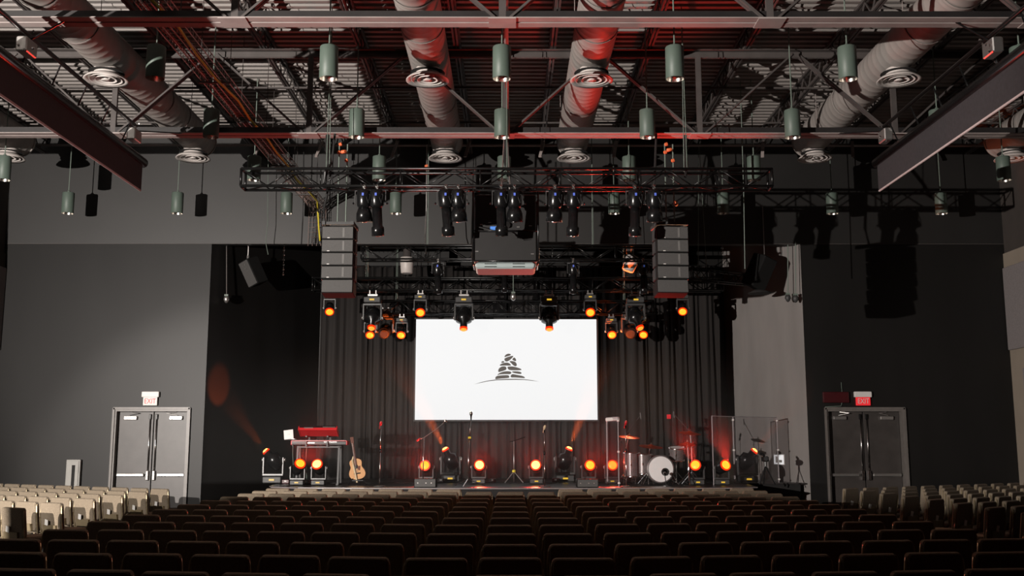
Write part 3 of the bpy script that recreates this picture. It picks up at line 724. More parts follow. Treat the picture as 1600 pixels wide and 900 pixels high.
line_array(531, 'grey-lit hanging line array speaker stack of five cabinets on the keyboard side', R(0)); line_array(1047, 'dark hanging line array speaker stack of five cabinets on the drum side', R(4))
# side speakers
def side_speaker(px, py, Y, label, yaw, roll, k=1.0, gm='speaker'):
    q = at(px, py, Y); t = thing('side_fill_speaker', label, 'speaker', q, 0)
    rot = (Matrix.Rotation(roll, 3, 'Y') @ Matrix.Rotation(yaw, 3, 'Z') @ Matrix.Rotation(R(8), 3, 'X'))
    MB().bbox((0, 0, 0), (.34 * k, .38 * k, .66 * k), .02, rot).build('cabinet', 'speaker_rim', t)
    MB().bbox(rot @ Vector((0, -.196 * k, 0)), (.31 * k, .014, .62 * k), .006, rot).build('grille', gm, t)
    m = MB()
    for p_ in ((.04, .22), (-.04, .2), (.0, .12)): m.lathe([(.018, -.21), (.012, -.208)], rot @ Vector((p_[0], 0, p_[1])), rot @ Vector((0, 1, 0)), 8)
    m.build('rivet', 'brushed', t)
    top = rot @ Vector((0, 0, .33))
    m = MB().cyl(top, (top.x, top.y, HB - q.z + .9), .01, n=6).lathe([(.03, 0), (.03, .1)], top, (0, 0, 1), 8); m.build('hanging_cable', 'brushed', t)
    MB().lathe([(.25, -.52), (.28, -.5), (.1, -.42), (.02, -.4)], (.0, .02, 0), (0, 0, 1), 16).build('lower_bracket', 'blackmatte', t, True) if roll > 0 else None
side_speaker(396, 425, 24.6, 'tilted grey hanging speaker over the stage corner beside the charcoal wall', R(-35), R(-20))
side_speaker(1186, 425, 24.0, 'tilted black hanging speaker in front of the grey splay wall', R(28), R(20), 1.2, 'speaker_rim')

# ================================================================== PROJECTOR
a = at(741, 362, 16.9); b = at(839, 409, 16.9); pw = b.x - a.x; ph = a.z - b.z; c = Vector(((a.x + b.x) / 2, 17.25, (a.z + b.z) / 2))
t = thing('projector', 'large black caged projector hanging at the middle in front of the stage', 'projector', c)
MB().bbox((0, 0, 0), (pw, .8, ph), .02).build('body', 'projector', t)
MB().bbox((0, .0, -ph / 2 - .06), (pw * .96, .7, .11), .03).build('lower_tray', 'projector_pale', t, label='pale lower tray')
m = MB()
for x in (-.25, .22):
    for z in (-.035, -.085): m.box((x, -.352, -ph / 2 + z + .0), (.2, .012, .012))
m.build('vent_slot', 'black', t)
hh = at(741, 300, 16.9).z - a.z
MB().bbox((0, .03, ph / 2 + hh * .49), (pw * .97, .66, hh * .93), .02).build('upper_housing', 'projector', t)
fr = MB()
for x in (-pw / 2 - .02, pw / 2 + .02):
    for y in (-.42, .42): fr.cyl((x, y, -ph / 2), (x, y, ph / 2 + hh), .016, n=6)
for z in (-ph / 2, ph / 2, ph / 2 + hh):
    for y in (-.42, .42): fr.cyl((-pw / 2 - .02, y, z), (pw / 2 + .02, y, z), .014, n=6)
    for x in (-pw / 2 - .02, pw / 2 + .02): fr.cyl((x, -.42, z), (x, .42, z), .014, n=6)
fr.build('cage', 'black', t, True)
q = at(771, 356, 16.9) - c
MB().box((q.x, -.315, q.z), (.11, .012, .06)).build('status_display', mat('blue_status_display', (.02, .05, .2), .4, emis=(.12, .35, .9), es=.7), t)
MB().lathe([(.05, 0), (.05, .05)], ((800 - 797) * .0106, -.3, q.z + .05), (0, -1, 0), 14).build('lens', 'chrome', t)
for px, py in ((752, 348), (765, 345), (810, 352), (745, 392), (832, 396), (829, 350)):
    q = at(px, py, 16.8) - c; MB().box((q.x, -.405 if py > 362 else -.31, q.z), (.05, .008, .012)).build('latch', 'brushed', t)
MB().tube([(-.5, -.35, .35), (-.2, -.46, .25), (.1, -.45, .22), (.3, -.42, .1), (.48, -.38, .12)], .012).build('cable_run', 'cable', t)
for x in (-.08, .08):
    for y in (-.3, .3): MB().cyl((x, y, ph / 2 + hh), (x * .3, 0, ZB - c.z), .012, n=6).build('suspension_cable', 'brushed', t)
MB().tube([(0, -.1, ph / 2 + hh), (.06, -.15, 1.2), (-.02, -.1, 1.6), (.03, 0, ZB - c.z)], .03).build('cable_bundle', 'cable', t)

for px_, py_, lb in ((636, 415, 'short beige duct outlet seen through the upper stage truss beside the lit speaker stack'), (985, 412, 'short beige duct outlet seen through the upper stage truss beside the dark speaker stack')):
    q = at(px_, py_, 25.0); t = thing('duct_outlet', lb, 'duct', q)
    MB().lathe([(.17, .2), (.17, .05), (.15, -.18), (.13, -.2)], n=16, ax=(.0 if px_ < 800 else .4, 0, 1)).build('outlet_tube', 'diffuser', t, True)
    MB().lathe([(.1, .18), (.1, 3.8)], n=12).build('riser', 'steel_dark', t, True)
# ================================================================== SIDE SCREENS
def side_screen(s, label):
    X = s * 6.15; z0 = 5.86; t = thing('projection_screen', label, 'projection screen', (X, 12, z0)); L = t.location; y0, y1 = 6.0, 16.6
    Y2 = (y0 + y1) / 2; ln = y1 - y0
    MB(off=L).box((X, Y2, z0 + .22), (.03, ln, .42)).build('screen_cloth', 'screen_unit', t)
    MB(off=L).cyl((X, y0, z0), (X, y1, z0), .018, n=8).build('hem_bar', 'hem', t, label='pale lower hem bar')
    MB(off=L).cyl((X + s * .02, y0, z0 + .5), (X + s * .02, y1 + .12, z0 + .5), .085, n=14).build('roller', 'black', t, True)
    MB(off=L).bbox((X + s * .22, Y2, z0 + .62), (.16, ln, .16), .02).build('housing', 'black', t)
    MB(off=L).cyl((X - s * .02, y0, z0 + .98), (X - s * .02, y1 - .4, z0 + .98), .03, n=8).build('support_pipe', 'truss', t, True)
    for k in range(12):
        y = y0 + .5 + k * .86
        MB(off=L).cyl((X - s * .02, y, z0 + .98), (X + s * .2, y + .2, z0 + .68), .012, n=5).build('strut', 'black', t)
    for y in (9.0, 12.43, 16.2):
        MB(off=L).bbox((X + s * .0, y, z0 + .82), (.14, .3, .2), .015).build('mounting_bracket', 'brushed', t)
        MB(off=L).cyl((X, y, z0 + .9), (X - s * .45, y + (.0 if y < 16 else 1.0), 7.03 if y > 12 else 8.98), .012, n=6).build('suspension_rod', 'black', t)
        m = MB(off=L)
        for e in range(5): m.lathe([(.01, 0), (.022, .01), (.01, .02)], (X - s * .05 + random.uniform(-.12, .12), y + random.uniform(-.2, .2), z0 + random.uniform(.7, 1.0)), (random.uniform(-1, 1), -1, 0), 6)
        m.build('bolt', 'chrome', t)
side_screen(-1, 'raised black roll-up projection screen running along the hall under the shadowed duct'); side_screen(1, 'raised grey-faced roll-up projection screen with red lit hem near the panelled wall')

# ================================================================== CABLE TRAY, CABLES
tx = -4.57; tz = 7.24
t = thing('cable_tray', 'wire mesh cable tray with yellow cable running along ceiling and down the header wall', 'cable tray', (tx, 14, tz)); L = t.location
m = MB(off=L)
for x, z in [(-.2, .1), (-.2, 0), (-.1, 0), (0, 0), (.1, 0), (.2, 0), (.2, .1)]:
    m.cyl((tx + x, 6, tz + z), (tx + x, 23.7, tz + z), .009, n=4)
m.build('long_wire', 'tray', t)
m = MB(off=L); y = 6
while y < 23.7:
    m.cyl((tx - .2, y, tz), (tx + .2, y, tz), .005, n=4).cyl((tx - .2, y, tz), (tx - .2, y, tz + .1), .005, n=4).cyl((tx + .2, y, tz), (tx + .2, y, tz + .1), .005, n=4); y += .12
m.build('cross_wires', 'tray', t, kind='stuff')
m = MB(off=L)
for x in (-.2, -.1, 0, .1, .2): m.cyl((tx + x, 23.75, tz), (tx + x, 23.75, HB - .1), .006, n=4)
z = tz
while z > HB: m.cyl((tx - .2, 23.75, z), (tx + .2, 23.75, z), .005, n=4); z -= .12
m.build('drop_wires', 'tray', t, kind='stuff')
for y in (8, 10.4, 12.8, 15.2, 17.6, 20, 22.4):
    MB(off=L).box((tx, y, tz - .02), (.5, .04, .02)).cyl((tx - .23, y, tz), (tx - .23, y, 8.95), .006, n=4).cyl((tx + .23, y, tz), (tx + .23, y, 8.95), .006, n=4).build('tray_hanger', 'steel_dark', t)
rnd = random.Random(3)
pts = [(tx + .1 + .05 * rnd.uniform(-1, 1), y, tz - .03) for y in range(6, 24)] + [(tx + .02, 23.68, tz - .1), (tx + .06, 23.66, tz - .5), (tx + .1, 23.66, HB)]
yc = MB(off=pts[0]).tube(pts, .02).build('yellow_cable', 'yellow', loc=pts[0]); tag(yc, 'yellow cable lying in the wire tray and dropping down the header wall', 'cable')
for k in range(5):
    dx = -.14 + k * .06
    pts = [(tx + dx + .03 * rnd.uniform(-1, 1), y, tz + .02) for y in range(6, 24)] + [(tx + dx, 23.7, tz - .15), (tx + dx * 1.2, 23.68, HB - .05)]
    o = MB(off=pts[0]).tube(pts, .012, 5).build('tray_cable', 'cable', loc=pts[0]); tag(o, 'black cable lying in the wire tray along the ceiling', 'cable', 'black cables in the wire tray')
def rope(label, pts, r=.01, m='rod', name='hanging_cable', cat='cable', group=None):
    o = MB(off=pts[0]).tube(pts, r, 6).build(name, m, loc=pts[0]); return tag(o, label, cat, group)
def P(px, py, Y): return at(px, py, Y)
rope('thick black cable bundle hanging from the girder onto the left part of the front truss', [P(512, 212, 17), P(511, 235, 16.8), P(516, 255, 16.6), P(509, 270, 16.4), P(507, 296, 16.4)], .035, 'cable')
rope('thin black cable dangling beside the wide truss over the charcoal header', [Vector((P(474, 224, 22.8).x, 22.8, 9.0)), P(474, 312, 22.8), P(473, 345, 22.8), P(471, 381, 22.8)], .014, 'cable')
rope('thin pale wire hanging in front of the header left of the wire tray', [Vector((P(419, 225, 23.6).x, 23.6, 9.0)), P(418, 350, 23.6), P(415, 378, 23.6), P(419, 398, 23.6)], .008, 'rod')
rope('long steel cable from the roof pipe to the upper stage truss', [P(667, 226, 22.3), P(666, 330, 22.3), P(664, 366, 22.2), P(665, 395, 22.0)], .012, 'brushed')
rope('thin hanging rod between the dark speaker stack and the grey splay wall', [Vector((P(1160, 220, 20).x, 20, 9.0)), P(1162, 300, 20), P(1164, 420, 20)], .009, 'rod')
rope('black cable bundle hanging from the girder at the right part of the front truss', [P(1071, 212, 17), P(1070, 235, 16.8), P(1073, 256, 16.6), P(1071, 276, 16.4)], .025, 'cable')
for px, py, Y, lb in ((537, 237, 17, 'orange rigging shackle above the lit speaker stack'), (667, 259, 22.2, 'orange rigging shackle on the long steel cable'), (1046, 234, 17, 'orange rigging shackle above the dark speaker stack'), (1056, 318, 16.6, 'orange safety strap hanging beside the dark speaker stack')):
    q = P(px, py, Y - .1); o = MB().lathe([(.012, -.05), (.03, -.04), (.03, .04), (.012, .05)], (0, 0, 0), (1, 0, .2 if py < 300 else -1.4), 10).build('shackle', 'orange', loc=q, smooth=True); tag(o, lb, 'shackle')
# chains (silver) in the stage opening
def chain(px, y0, y1, Y, label):
    a, b = P(px, y0, Y), P(px, y1, Y); m = MB(off=a); n_ = int((a.z - b.z) / .06)
    for i in range(n_):
        z = a.z - i * .06; ax = (1, 0, 0) if i % 2 else (0, 1, 0)
        m.lathe([(.022, -.006), (.030, 0), (.022, .006), (.014, 0), (.022, -.006)], (a.x, a.y, z), ax, 8, cap=False)
    o = m.build('hoist_chain', 'chrome', loc=a); tag(o, label, 'chain')
chain(444, 383, 433, 24.3, 'silver chain hanging alone over the dark stage corner'); chain(572, 384, 433, 24.2, 'silver chain hanging beside the lit speaker stack')
chain(1128, 380, 402, 24.4, 'short silver chain holding the angled truss')
# hanging choir microphones
for px, y0, y1, Y, lb in ((354, 383, 466, 24.3, 'pale microphone hanging on a thin rod in the dark stage corner'), (1231, 378, 464, 24.1, 'small microphone hanging on a thin rod before the grey wall, nearer the black speaker'), (1243, 378, 465, 23.9, 'small microphone hanging on a thin rod at the corner of the grey wall'), (802, 420, 462, 24.0, 'small round microphone hanging on a rod under the projector')):
    a, b = P(px, y0, Y), P(px, y1, Y); t = thing('hanging_microphone', lb, 'microphone', b)
    MB(off=b).cyl(a, b, .012, n=6).build('rod', 'rod' if px != 354 else 'brushed', t)
    MB().lathe([(.03, .06), (.06, .03), (.075, -.03), (.04, -.1), (.01, -.12)], n=10).build('capsule', 'brushed' if px not in (1231, 1243) else 'greyplast', t, True)
    MB().box((0, 0, .07), (.09, .09, .04)).build('bracket', 'rod', t)

# ================================================================== STAGE OBJECTS
def foot(px, py, Y): q = at(px, py, Y); return Vector((q.x, Y, SZ + .001))
def straight_stand(px, ytop, Y, label, mic_mat='black', gold=False):
    b = foot(px, 760, Y); h = at(px, ytop, Y).z - SZ; t = thing('microphone_stand', label, 'microphone stand', b)
    MB().lathe([(.125, 0), (.125, .015), (.03, .03)], n=18).build('round_base', 'greyplast', t, True)
    MB().cyl((0, 0, .02), (0, 0, h * .55), .011, n=8).build('lower_pole', 'chrome', t, True); MB().cyl((0, 0, h * .5), (0, 0, h - .12), .008, n=8).build('upper_pole', 'chrome', t, True)
    MB().lathe([(.016, h * .52), (.016, h * .57)], n=8).build('clutch', 'black', t, True)
    mc = MB().lathe([(.012, -.10), (.017, -.02), (.026, .0), (.03, .03), (.022, .06), (.008, .07)], (0, -.01, h - .07), (.25, -.35, .9), 10)
    mc.build('microphone', mic_mat, t, True); MB().box((0, 0, h - .13), (.03, .04, .05)).build('mic_clip', 'black', t)
straight_stand(593, 658, 21.9, 'straight microphone stand with red capped microphone near the guitar', 'red_key')
straight_stand(851, 664, 21.75, 'straight microphone stand with brass coloured microphone under the screen', 'strap')
straight_stand(979, 657, 21.8, 'straight microphone stand with red microphone in front of the drum kit', 'red_key')
def tripod(t, h=.35, r=.3, m='chrome', rot=.3):
    for k in range(3):
        a_ = rot + k * 2 * math.pi / 3
        MB().cyl((0, 0, h * .35), (r * math.cos(a_), r * math.sin(a_), .012), .009, n=6).build('leg', m, t)
b = foot(731, 753, 22.0); hh_ = at(731, 645, 22.0).z - SZ
t = thing('microphone_stand', 'tall tripod microphone stand with its microphone in front of the screen edge', 'microphone stand', b); tripod(t, .45, .38)
MB().cyl((-.0, 0, .1), (.02, 0, hh_ * .62), .012, n=8).build('lower_pole', 'chrome', t, True); MB().cyl((.02, 0, hh_ * .6), (.06, 0, hh_ - .1), .008, n=8).build('upper_pole', 'chrome', t, True)
MB().lathe([(.022, -.03), (.022, .03)], (.03, 0, hh_ * .66), (1, 0, 0), 8).build('clutch', 'yellow', t); MB().lathe([(.012, -.1), (.02, 0), (.032, .02), (.034, .05), (.01, .08)], (.06, 0, hh_ - .06), (0, 0, 1), 10).build('microphone', 'black', t, True)
MB().lathe([(.024, 0), (.034, .02), (.034, .05), (.01, .08)], (.06, 0, hh_ - .05), (0, 0, 1), 10).build('microphone_grille', 'chrome', t, True)
b = foot(661, 750, 22.4)
t = thing('boom_microphone_stand', 'boom microphone stand reaching up to the lower screen corner', 'microphone stand', b); tripod(t, .3, .3)
j = at(662, 684, 22.4) - b; e = at(695, 659, 22.3) - b; e2 = at(654, 687, 22.45) - b
MB().cyl((0, 0, .05), j, .011, n=8).build('pole', 'chrome', t, True); MB().tube([e2, j, j.lerp(e, .6) + Vector((0, 0, -.02)), e], .008).build('boom_arm', 'brushed', t)
MB().lathe([(.018, -.05), (.02, .05)], e2, e - e2, 8).build('counterweight', 'red_key', t, True); MB().lathe([(.015, -.04), (.028, .0), (.028, .04), (.01, .06)], e, e - j, 10).build('microphone', 'chrome', t, True)
# music stand / tripod
b = foot(803, 749, 24.0); h = at(803, 689, 24).z - SZ
t = thing('music_stand', 'thin black tripod stand with yellow collar under the middle of the screen', 'stand', b)
for k in range(3):
    a_ = -.5 + k * 2 * math.pi / 3; MB().cyl((0, 0, .26), (.24 * math.cos(a_), .24 * math.sin(a_), .01), .01, n=6).build('leg', 'brushed', t)
MB().cyl((0, 0, .05), (0, 0, h), .01, n=8).build('pole', 'brushed', t, True); MB().lathe([(.04, .24), (.045, .27), (.03, .3)], n=10).build('collar', 'yellow', t, True)
MB().cyl((0, 0, h), (.26, 0, h + .09), .012, n=6).cyl((0, 0, h), (-.1, 0, h - .02), .01, n=6).build('arm', 'black', t)
# wedge monitors
def wedge(x0, x1, yt, Y, label):
    a, b = at(x0, 761, Y), at(x1, 761, Y); w_ = b.x - a.x; h = at(x0, yt, Y).z - SZ; t = thing('wedge_monitor', label, 'speaker', ((a.x + b.x) / 2, Y, SZ + .002))
    m = MB(); o_ = [(0, 0), (.42, 0), (.38, h * .55), (.12, h), (0, h)]; vs = []
    for x in (-w_ / 2, w_ / 2): vs += [(x, p_[0], p_[1]) for p_ in o_]
    n_ = 5; m.add(vs, [tuple(range(n_)), tuple(reversed(range(n_, 2 * n_)))] + [(i, n_ + i, n_ + (i + 1) % n_, (i + 1) % n_) for i in range(n_)]); m.build('cabinet', 'speaker_rim', t)
    MB().bbox((0, -.006, h / 2), (w_ * .96, .01, h * .9), .003).build('rear_panel', 'speaker', t)
    MB().box((-.15, -.014, h * .5), (.02, .006, .02)).box((.02, -.014, h * .5), (.02, .006, .02)).box((.13, -.014, h * .5), (.02, .006, .02)).build('socket', 'brushed', t)
wedge(647, 681, 748, 21.6, 'dark wedge monitor speaker at the stage edge near the boom stand'); wedge(902, 935, 749, 21.6, 'dark wedge monitor speaker at the stage edge near the acrylic shield')
# keyboard rig
b = foot(500, 752, 22.9); KY = 22.9
def kp(px, py, Y=KY): return at(px, py, Y) - b
t = thing('keyboard_stand', 'dark two-tier keyboard stand behind the small glowing floor lights', 'keyboard stand', b)
zl = kp(500, 697).z; zu = kp(500, 682).z
for px in (467, 531):
    x = kp(px, 700).x
    MB().bar((x, -.18, .02), (x, -.1, zl), .04, .03).build('leg', 'greyplast', t); MB().bar((x, .22, .02), (x, .12, zl), .04, .03).build('leg', 'greyplast', t)
    MB().box((x, 0, .02), (.05, .5, .03)).build('foot_bar', 'greyplast', t)
x0, x1 = kp(467, 700).x, kp(531, 700).x
MB().box(((x0 + x1) / 2, -.12, zl - .02), (x1 - x0, .03, .03)).box(((x0 + x1) / 2, .12, zl - .02), (x1 - x0, .03, .03)).build('table_bar', 'greyplast', t)
for px in (481, 514):
    x = kp(px, 690).x; MB().bar((x, .13, zl), (x, .2, zu + .1), .04, .03).bar((x, .2, zu), (x, -.2, zu), .03, .03).build('tier_arm', 'greyplast', t); MB().box((x, -.2, zl + .05), (.03, .03, .12)).build('arm_clamp', 'greyplast', t)
def keyboard(label, px0, px1, py, dz, tilt, red):
    a, c_ = at(px0, py, KY), at(px1, py, KY); q = Vector(((a.x + c_.x) / 2, KY, b.z + dz)); w_ = c_.x - a.x; tt = thing('keyboard', label, 'keyboard', q); rot = Matrix.Rotation(tilt, 3, 'X')
    MB().bbox((0, 0, 0), (w_, .32, .085), .015, rot).build('case', 'red_key' if red else 'black', tt)
    MB().box(rot @ Vector((0, -.163, .03 if red else -.01)), (w_ * .96, .006, .05), rot).build('rear_panel', 'black' if red else 'greyplast', tt)
    if not red: MB().box((0, -.155, .046), (w_ * .98, .03, .014)).build('top_trim', 'red_key', tt)
    MB().bbox(rot @ Vector((0, .04, .046)), (w_ * .97, .18, .012), .003, rot).build('control_panel', 'black', tt)
    kk = MB(); bk = MB(); n_ = 36
    for i in range(n_):
        x = -w_ * .46 + i * w_ * .92 / n_; kk.box(rot @ Vector((x, .12, .05)), (w_ * .92 / n_ * .9, .12, .012), rot)
        if i % 7 not in (2, 6): bk.box(rot @ Vector((x + .012, .10, .058)), (.01, .07, .01), rot)
    kk.build('white_keys', 'white', tt); bk.build('black_keys', 'black', tt)
    MB().box(rot @ Vector((-.2, -.165, 0)), (.2, .006, .02), rot).box(rot @ Vector((.25, -.165, .02)), (.28, .006, .012), rot).build('rear_sockets', 'brushed', tt)
    for s in (-1, 1): MB().bbox(rot @ Vector((s * (w_ / 2 - .01), 0, 0)), (.03, .33, .1), .01, rot).build('end_block', 'red_key', tt)
keyboard('lower long stage keyboard with red ends and pale rear panel on the stand', 457, 544, 691, zl + .07, R(0), False)
keyboard('upper shorter keyboard with red shell tilted on the stand', 468, 528, 676, zu + .11, R(-28), True)
q = at(452, 678, KY); t = thing('laptop', 'silver laptop with open lid standing above the keyboard end', 'laptop', (q.x, KY - .02, q.z - .11))
rot = Matrix.Rotation(R(-12), 3, 'X') @ Matrix.Rotation(R(-8), 3, 'Y')
MB().bbox(rot @ Vector((0, 0, .1)), (.21, .01, .21), .003, rot).build('lid', 'silver', t); MB().lathe([(.02, 0), (.015, .004)], rot @ Vector((0, -.006, .1)), (0, -1, 0), 10).build('lid_emblem', 'white', t)
MB().bbox((.02, .12, -.0), (.21, .2, .012), .003).build('keyboard_base', 'silver', t)
MB().bar((.08, .08, 0), (.07, .08, -.16), .02, .02).box((.04, .1, -.012), (.24, .2, .012)).build('laptop_tray', 'greyplast', t)
for k, px in enumerate((458, 461, 468, 474, 480)):
    a_ = at(px, 690, KY - .1); rope('thin cable dangling from the keyboards behind the floor lights', [a_, a_ + Vector((.02 * math.sin(k), 0, -.3)), a_ + Vector((.03 * math.cos(k * 2), 0, -.6)), Vector((a_.x + .02, a_.y, SZ + .02))], .006, 'cable' if k % 2 else 'rod', group='thin cables dangling from the keyboards')
# guitar on stand
GY = 22.9; b = foot(560, 750, GY); q = at(560, 748, GY)
t = thing('acoustic_guitar', 'acoustic guitar with pale strap resting on a stand near the keyboards', 'guitar', (b.x, GY, SZ + .13))
sc_ = (at(560, 708, GY).z - at(560, 742, GY).z) / .50
rot = Matrix.Rotation(R(-9), 3, 'Y') @ Matrix.Rotation(R(8), 3, 'X')
body_half = [(0, 0), (.10, .005), (.17, .05), (.195, .12), (.18, .20), (.135, .27), (.128, .31), (.145, .37), (.14, .43), (.09, .475), (.03, .485)]
out = [(x * sc_, z * sc_) for x, z in body_half] + [(-x * sc_, z * sc_) for x, z in reversed(body_half[1:])]
T4 = rot.to_4x4()
MB(T=T4).prism(chaikin(out), -.045, .055, .004).build('body', 'wood_dark', t); MB(T=T4).prism(chaikin([(x * .985, z * .985 + .003) for x, z in out]), -.052, -.044).build('top_board', 'wood', t)
MB(T=T4).lathe([(.048 * sc_, .0), (.048 * sc_, .004)], (.0, -.052, .30 * sc_), (0, -1, 0), 18).build('sound_hole', 'blackmatte', t)
MB(T=T4).prism([(.03 * sc_, .30 * sc_), (.1 * sc_, .31 * sc_), (.085 * sc_, .24 * sc_), (.07 * sc_, .2 * sc_), (.035 * sc_, .22 * sc_)][::-1], -.057, -.052).build('pickguard', 'wood_dark', t)
MB(T=T4).box((0, -.058, .14 * sc_), (.15 * sc_, .014, .022)).build('bridge', 'blackmatte', t)
MB(T=T4).box((0, -.058, (.33 + .49) / 2 * sc_ + .0), (.05, .014, .18 * sc_)).box((0, -.05, .66 * sc_), (.048, .022, .38 * sc_)).build('neck', 'wood_dark', t)
MB(T=T4).prism([(-.03, .84 * sc_), (.03, .84 * sc_), (.038, .99 * sc_), (-.038, .99 * sc_)][::-1], -.055, -.035).build('headstock', 'wood_dark', t)
m = MB(T=T4)
for i in range(3):
    for s in (-1, 1): m.cyl((s * .03, -.045, (.87 + .045 * i) * sc_), (s * .055, -.045, (.87 + .045 * i) * sc_), .006, n=6)
m.build('tuning_peg', 'chrome', t)
m = MB(T=T4)
for i in range(6): m.bar((-.02 + i * .008, -.068, .14 * sc_), (-.018 + i * .007, -.062, .85 * sc_), .0015, .0015)
m.build('strings', 'brushed', t)
MB(T=T4).tube([(-.03, -.07, -.06), (-.035, -.075, .1), (-.05, -.08, .3), (-.06, -.07, .43), (-.03, -.02, .5)], .022, 6).build('strap', 'strap', t)
t = thing('guitar_stand', 'low black guitar stand under the acoustic guitar', 'stand', (b.x, GY, SZ))
for k, (x, y) in enumerate(((-.2, -.15), (.2, -.15), (0, .25))): MB().cyl((0, .07, .3), (x, y, .01), .01, n=6).build('leg', 'black', t)
MB().bar((-.12, -.1, .1), (.12, -.1, .1), .02, .02).bar((-.12, -.1, .1), (-.12, .06, .12), .02, .02).bar((.12, -.1, .1), (.12, .06, .12), .02, .02).build('cradle', 'black', t)
MB().cyl((-.12, .12, .25), (-.15, .13, .9), .009, n=6).build('post', 'chrome', t)

# drum kit
def drum(label, px, py0, py1, Y, r, name, cat='drum', tilt=0, legs=True, inner='drum_head'):
    a, c_ = at(px, py0, Y), at(px, py1, Y); h = a.z - c_.z; t = thing(name, label, cat, (c_.x, Y, SZ)); z0 = c_.z - SZ; rot = Matrix.Rotation(tilt, 3, 'X')
    T = Matrix.Translation((0, 0, z0)) @ rot.to_4x4()
    MB(T=T).lathe([(r, .01), (r, h - .01)], n=24, cap=False).build('shell', 'drum_shell', t, True)
    MB(T=T).lathe([(r * .98, h), (.01, h + .004)], n=24).build('batter_head', inner, t); MB(T=T).lathe([(r * .98, 0), (.01, -.002)], n=24).build('bottom_head', 'drum_head', t)
    for z in (0, h): MB(T=T).lathe([(r + .012, z - .012), (r + .014, z + .012), (r, z + .012), (r, z - .012)], n=24, cap=False).build('hoop', 'chrome', t, True)
    m = MB(T=T)
    for k in range(6):
        a_ = k * math.pi / 3 + .3; m.cyl((1.03 * r * math.cos(a_), 1.03 * r * math.sin(a_), .02), (1.03 * r * math.cos(a_), 1.03 * r * math.sin(a_), h - .02), .005, n=5).bbox((1.03 * r * math.cos(a_), 1.03 * r * math.sin(a_), h / 2), (.025, .025, .05), .004)
    m.build('tension_lugs', 'chrome', t)
    if legs:
        for k in range(3):
            a_ = k * 2 * math.pi / 3 - .6; MB().tube([(1.05 * r * math.cos(a_), 1.05 * r * math.sin(a_), z0 + h * .4), (1.07 * r * math.cos(a_), 1.07 * r * math.sin(a_), z0), (1.2 * r * math.cos(a_), 1.2 * r * math.sin(a_), .01)], .008).build('leg', 'chrome', t)
    return t, z0, h
drum('grey sparkle floor tom standing close behind the acrylic shield', 988, 708, 744, 22.9, .19, 'floor_tom'); drum('grey sparkle floor tom between its twin and the bass drum', 1006, 710, 740, 22.9, .19, 'floor_tom')
t, z0, h = drum('grey sparkle rack tom raised beside the bass drum on the cymbal side', 1057, 699, 718, 22.9, .17, 'rack_tom', tilt=R(12), legs=False)
MB().cyl((0, .1, .05), (0, .08, z0 + .05), .014, n=8).build('pole', 'chrome', t)
for k in range(3): MB().cyl((0, .1, .3), (.25 * math.cos(k * 2.1), .1 + .25 * math.sin(k * 2.1), .01), .01, n=6).build('leg', 'chrome', t)
BDY = 22.55; c_ = at(1032, 733, BDY); r_ = .285; t = thing('bass_drum', 'large bass drum with white front head and round dark port facing the seats', 'drum', (c_.x, BDY, SZ)); cz_ = max(c_.z - SZ, r_ + .01)
MB().lathe([(r_, .01), (r_, .40)], (0, 0, cz_), (0, 1, 0), 32, cap=False).build('shell', 'drum_shell', t, True)
MB().lathe([(r_ * .965, 0), (.01, -.006)], (0, .0, cz_), (0, 1, 0), 32).build('front_head', 'drum_head', t); MB().lathe([(r_ * .97, .41), (.01, .412)], (0, 0, cz_), (0, 1, 0), 32).build('rear_head', 'drum_head', t)
for y in (0, .40): MB().lathe([(r_ * .96, y - .018), (r_ + .016, y - .018), (r_ + .016, y + .018), (r_, y + .018)], (0, 0, cz_), (0, 1, 0), 32, cap=False).build('hoop', 'drum_shell' if y == 0 else 'chrome', t, True)
MB().lathe([(.085, -.012), (.075, -.02), (.05, -.012)], (.10, 0, cz_ - .06), (0, 1, 0), 20).build('port_hole', 'blackmatte', t)
m = MB()
for k in range(8):
    a_ = k * math.pi / 4 + .2; m.cyl((1.03 * r_ * math.cos(a_), .02, cz_ + 1.03 * r_ * math.sin(a_)), (1.03 * r_ * math.cos(a_), .38, cz_ + 1.03 * r_ * math.sin(a_)), .006, n=5).bbox((1.03 * r_ * math.cos(a_), .2, cz_ + 1.03 * r_ * math.sin(a_)), (.03, .06, .03), .005)
m.build('tension_lugs', 'chrome', t)
for s in (-1, 1): MB().cyl((s * r_ * .9, .1, cz_ - .1), (s * (r_ + .1), .02, .01), .009, n=6).build('spur', 'chrome', t)
q = at(1040, 745, 22.3); t = thing('drum_microphone', 'short black microphone stand standing before the bass drum port', 'microphone stand', (q.x, 22.25, SZ))
MB().lathe([(.1, 0), (.1, .015), (.02, .02)], n=14).build('round_base', 'black', t); MB().cyl((0, 0, .02), (-.02, 0, .22), .01, n=6).build('pole', 'black', t); MB().lathe([(.02, -.07), (.035, 0), (.035, .05), (.02, .07)], (-.02, .0, .26), (0, 1, .2), 10).build('microphone', 'black', t, True)
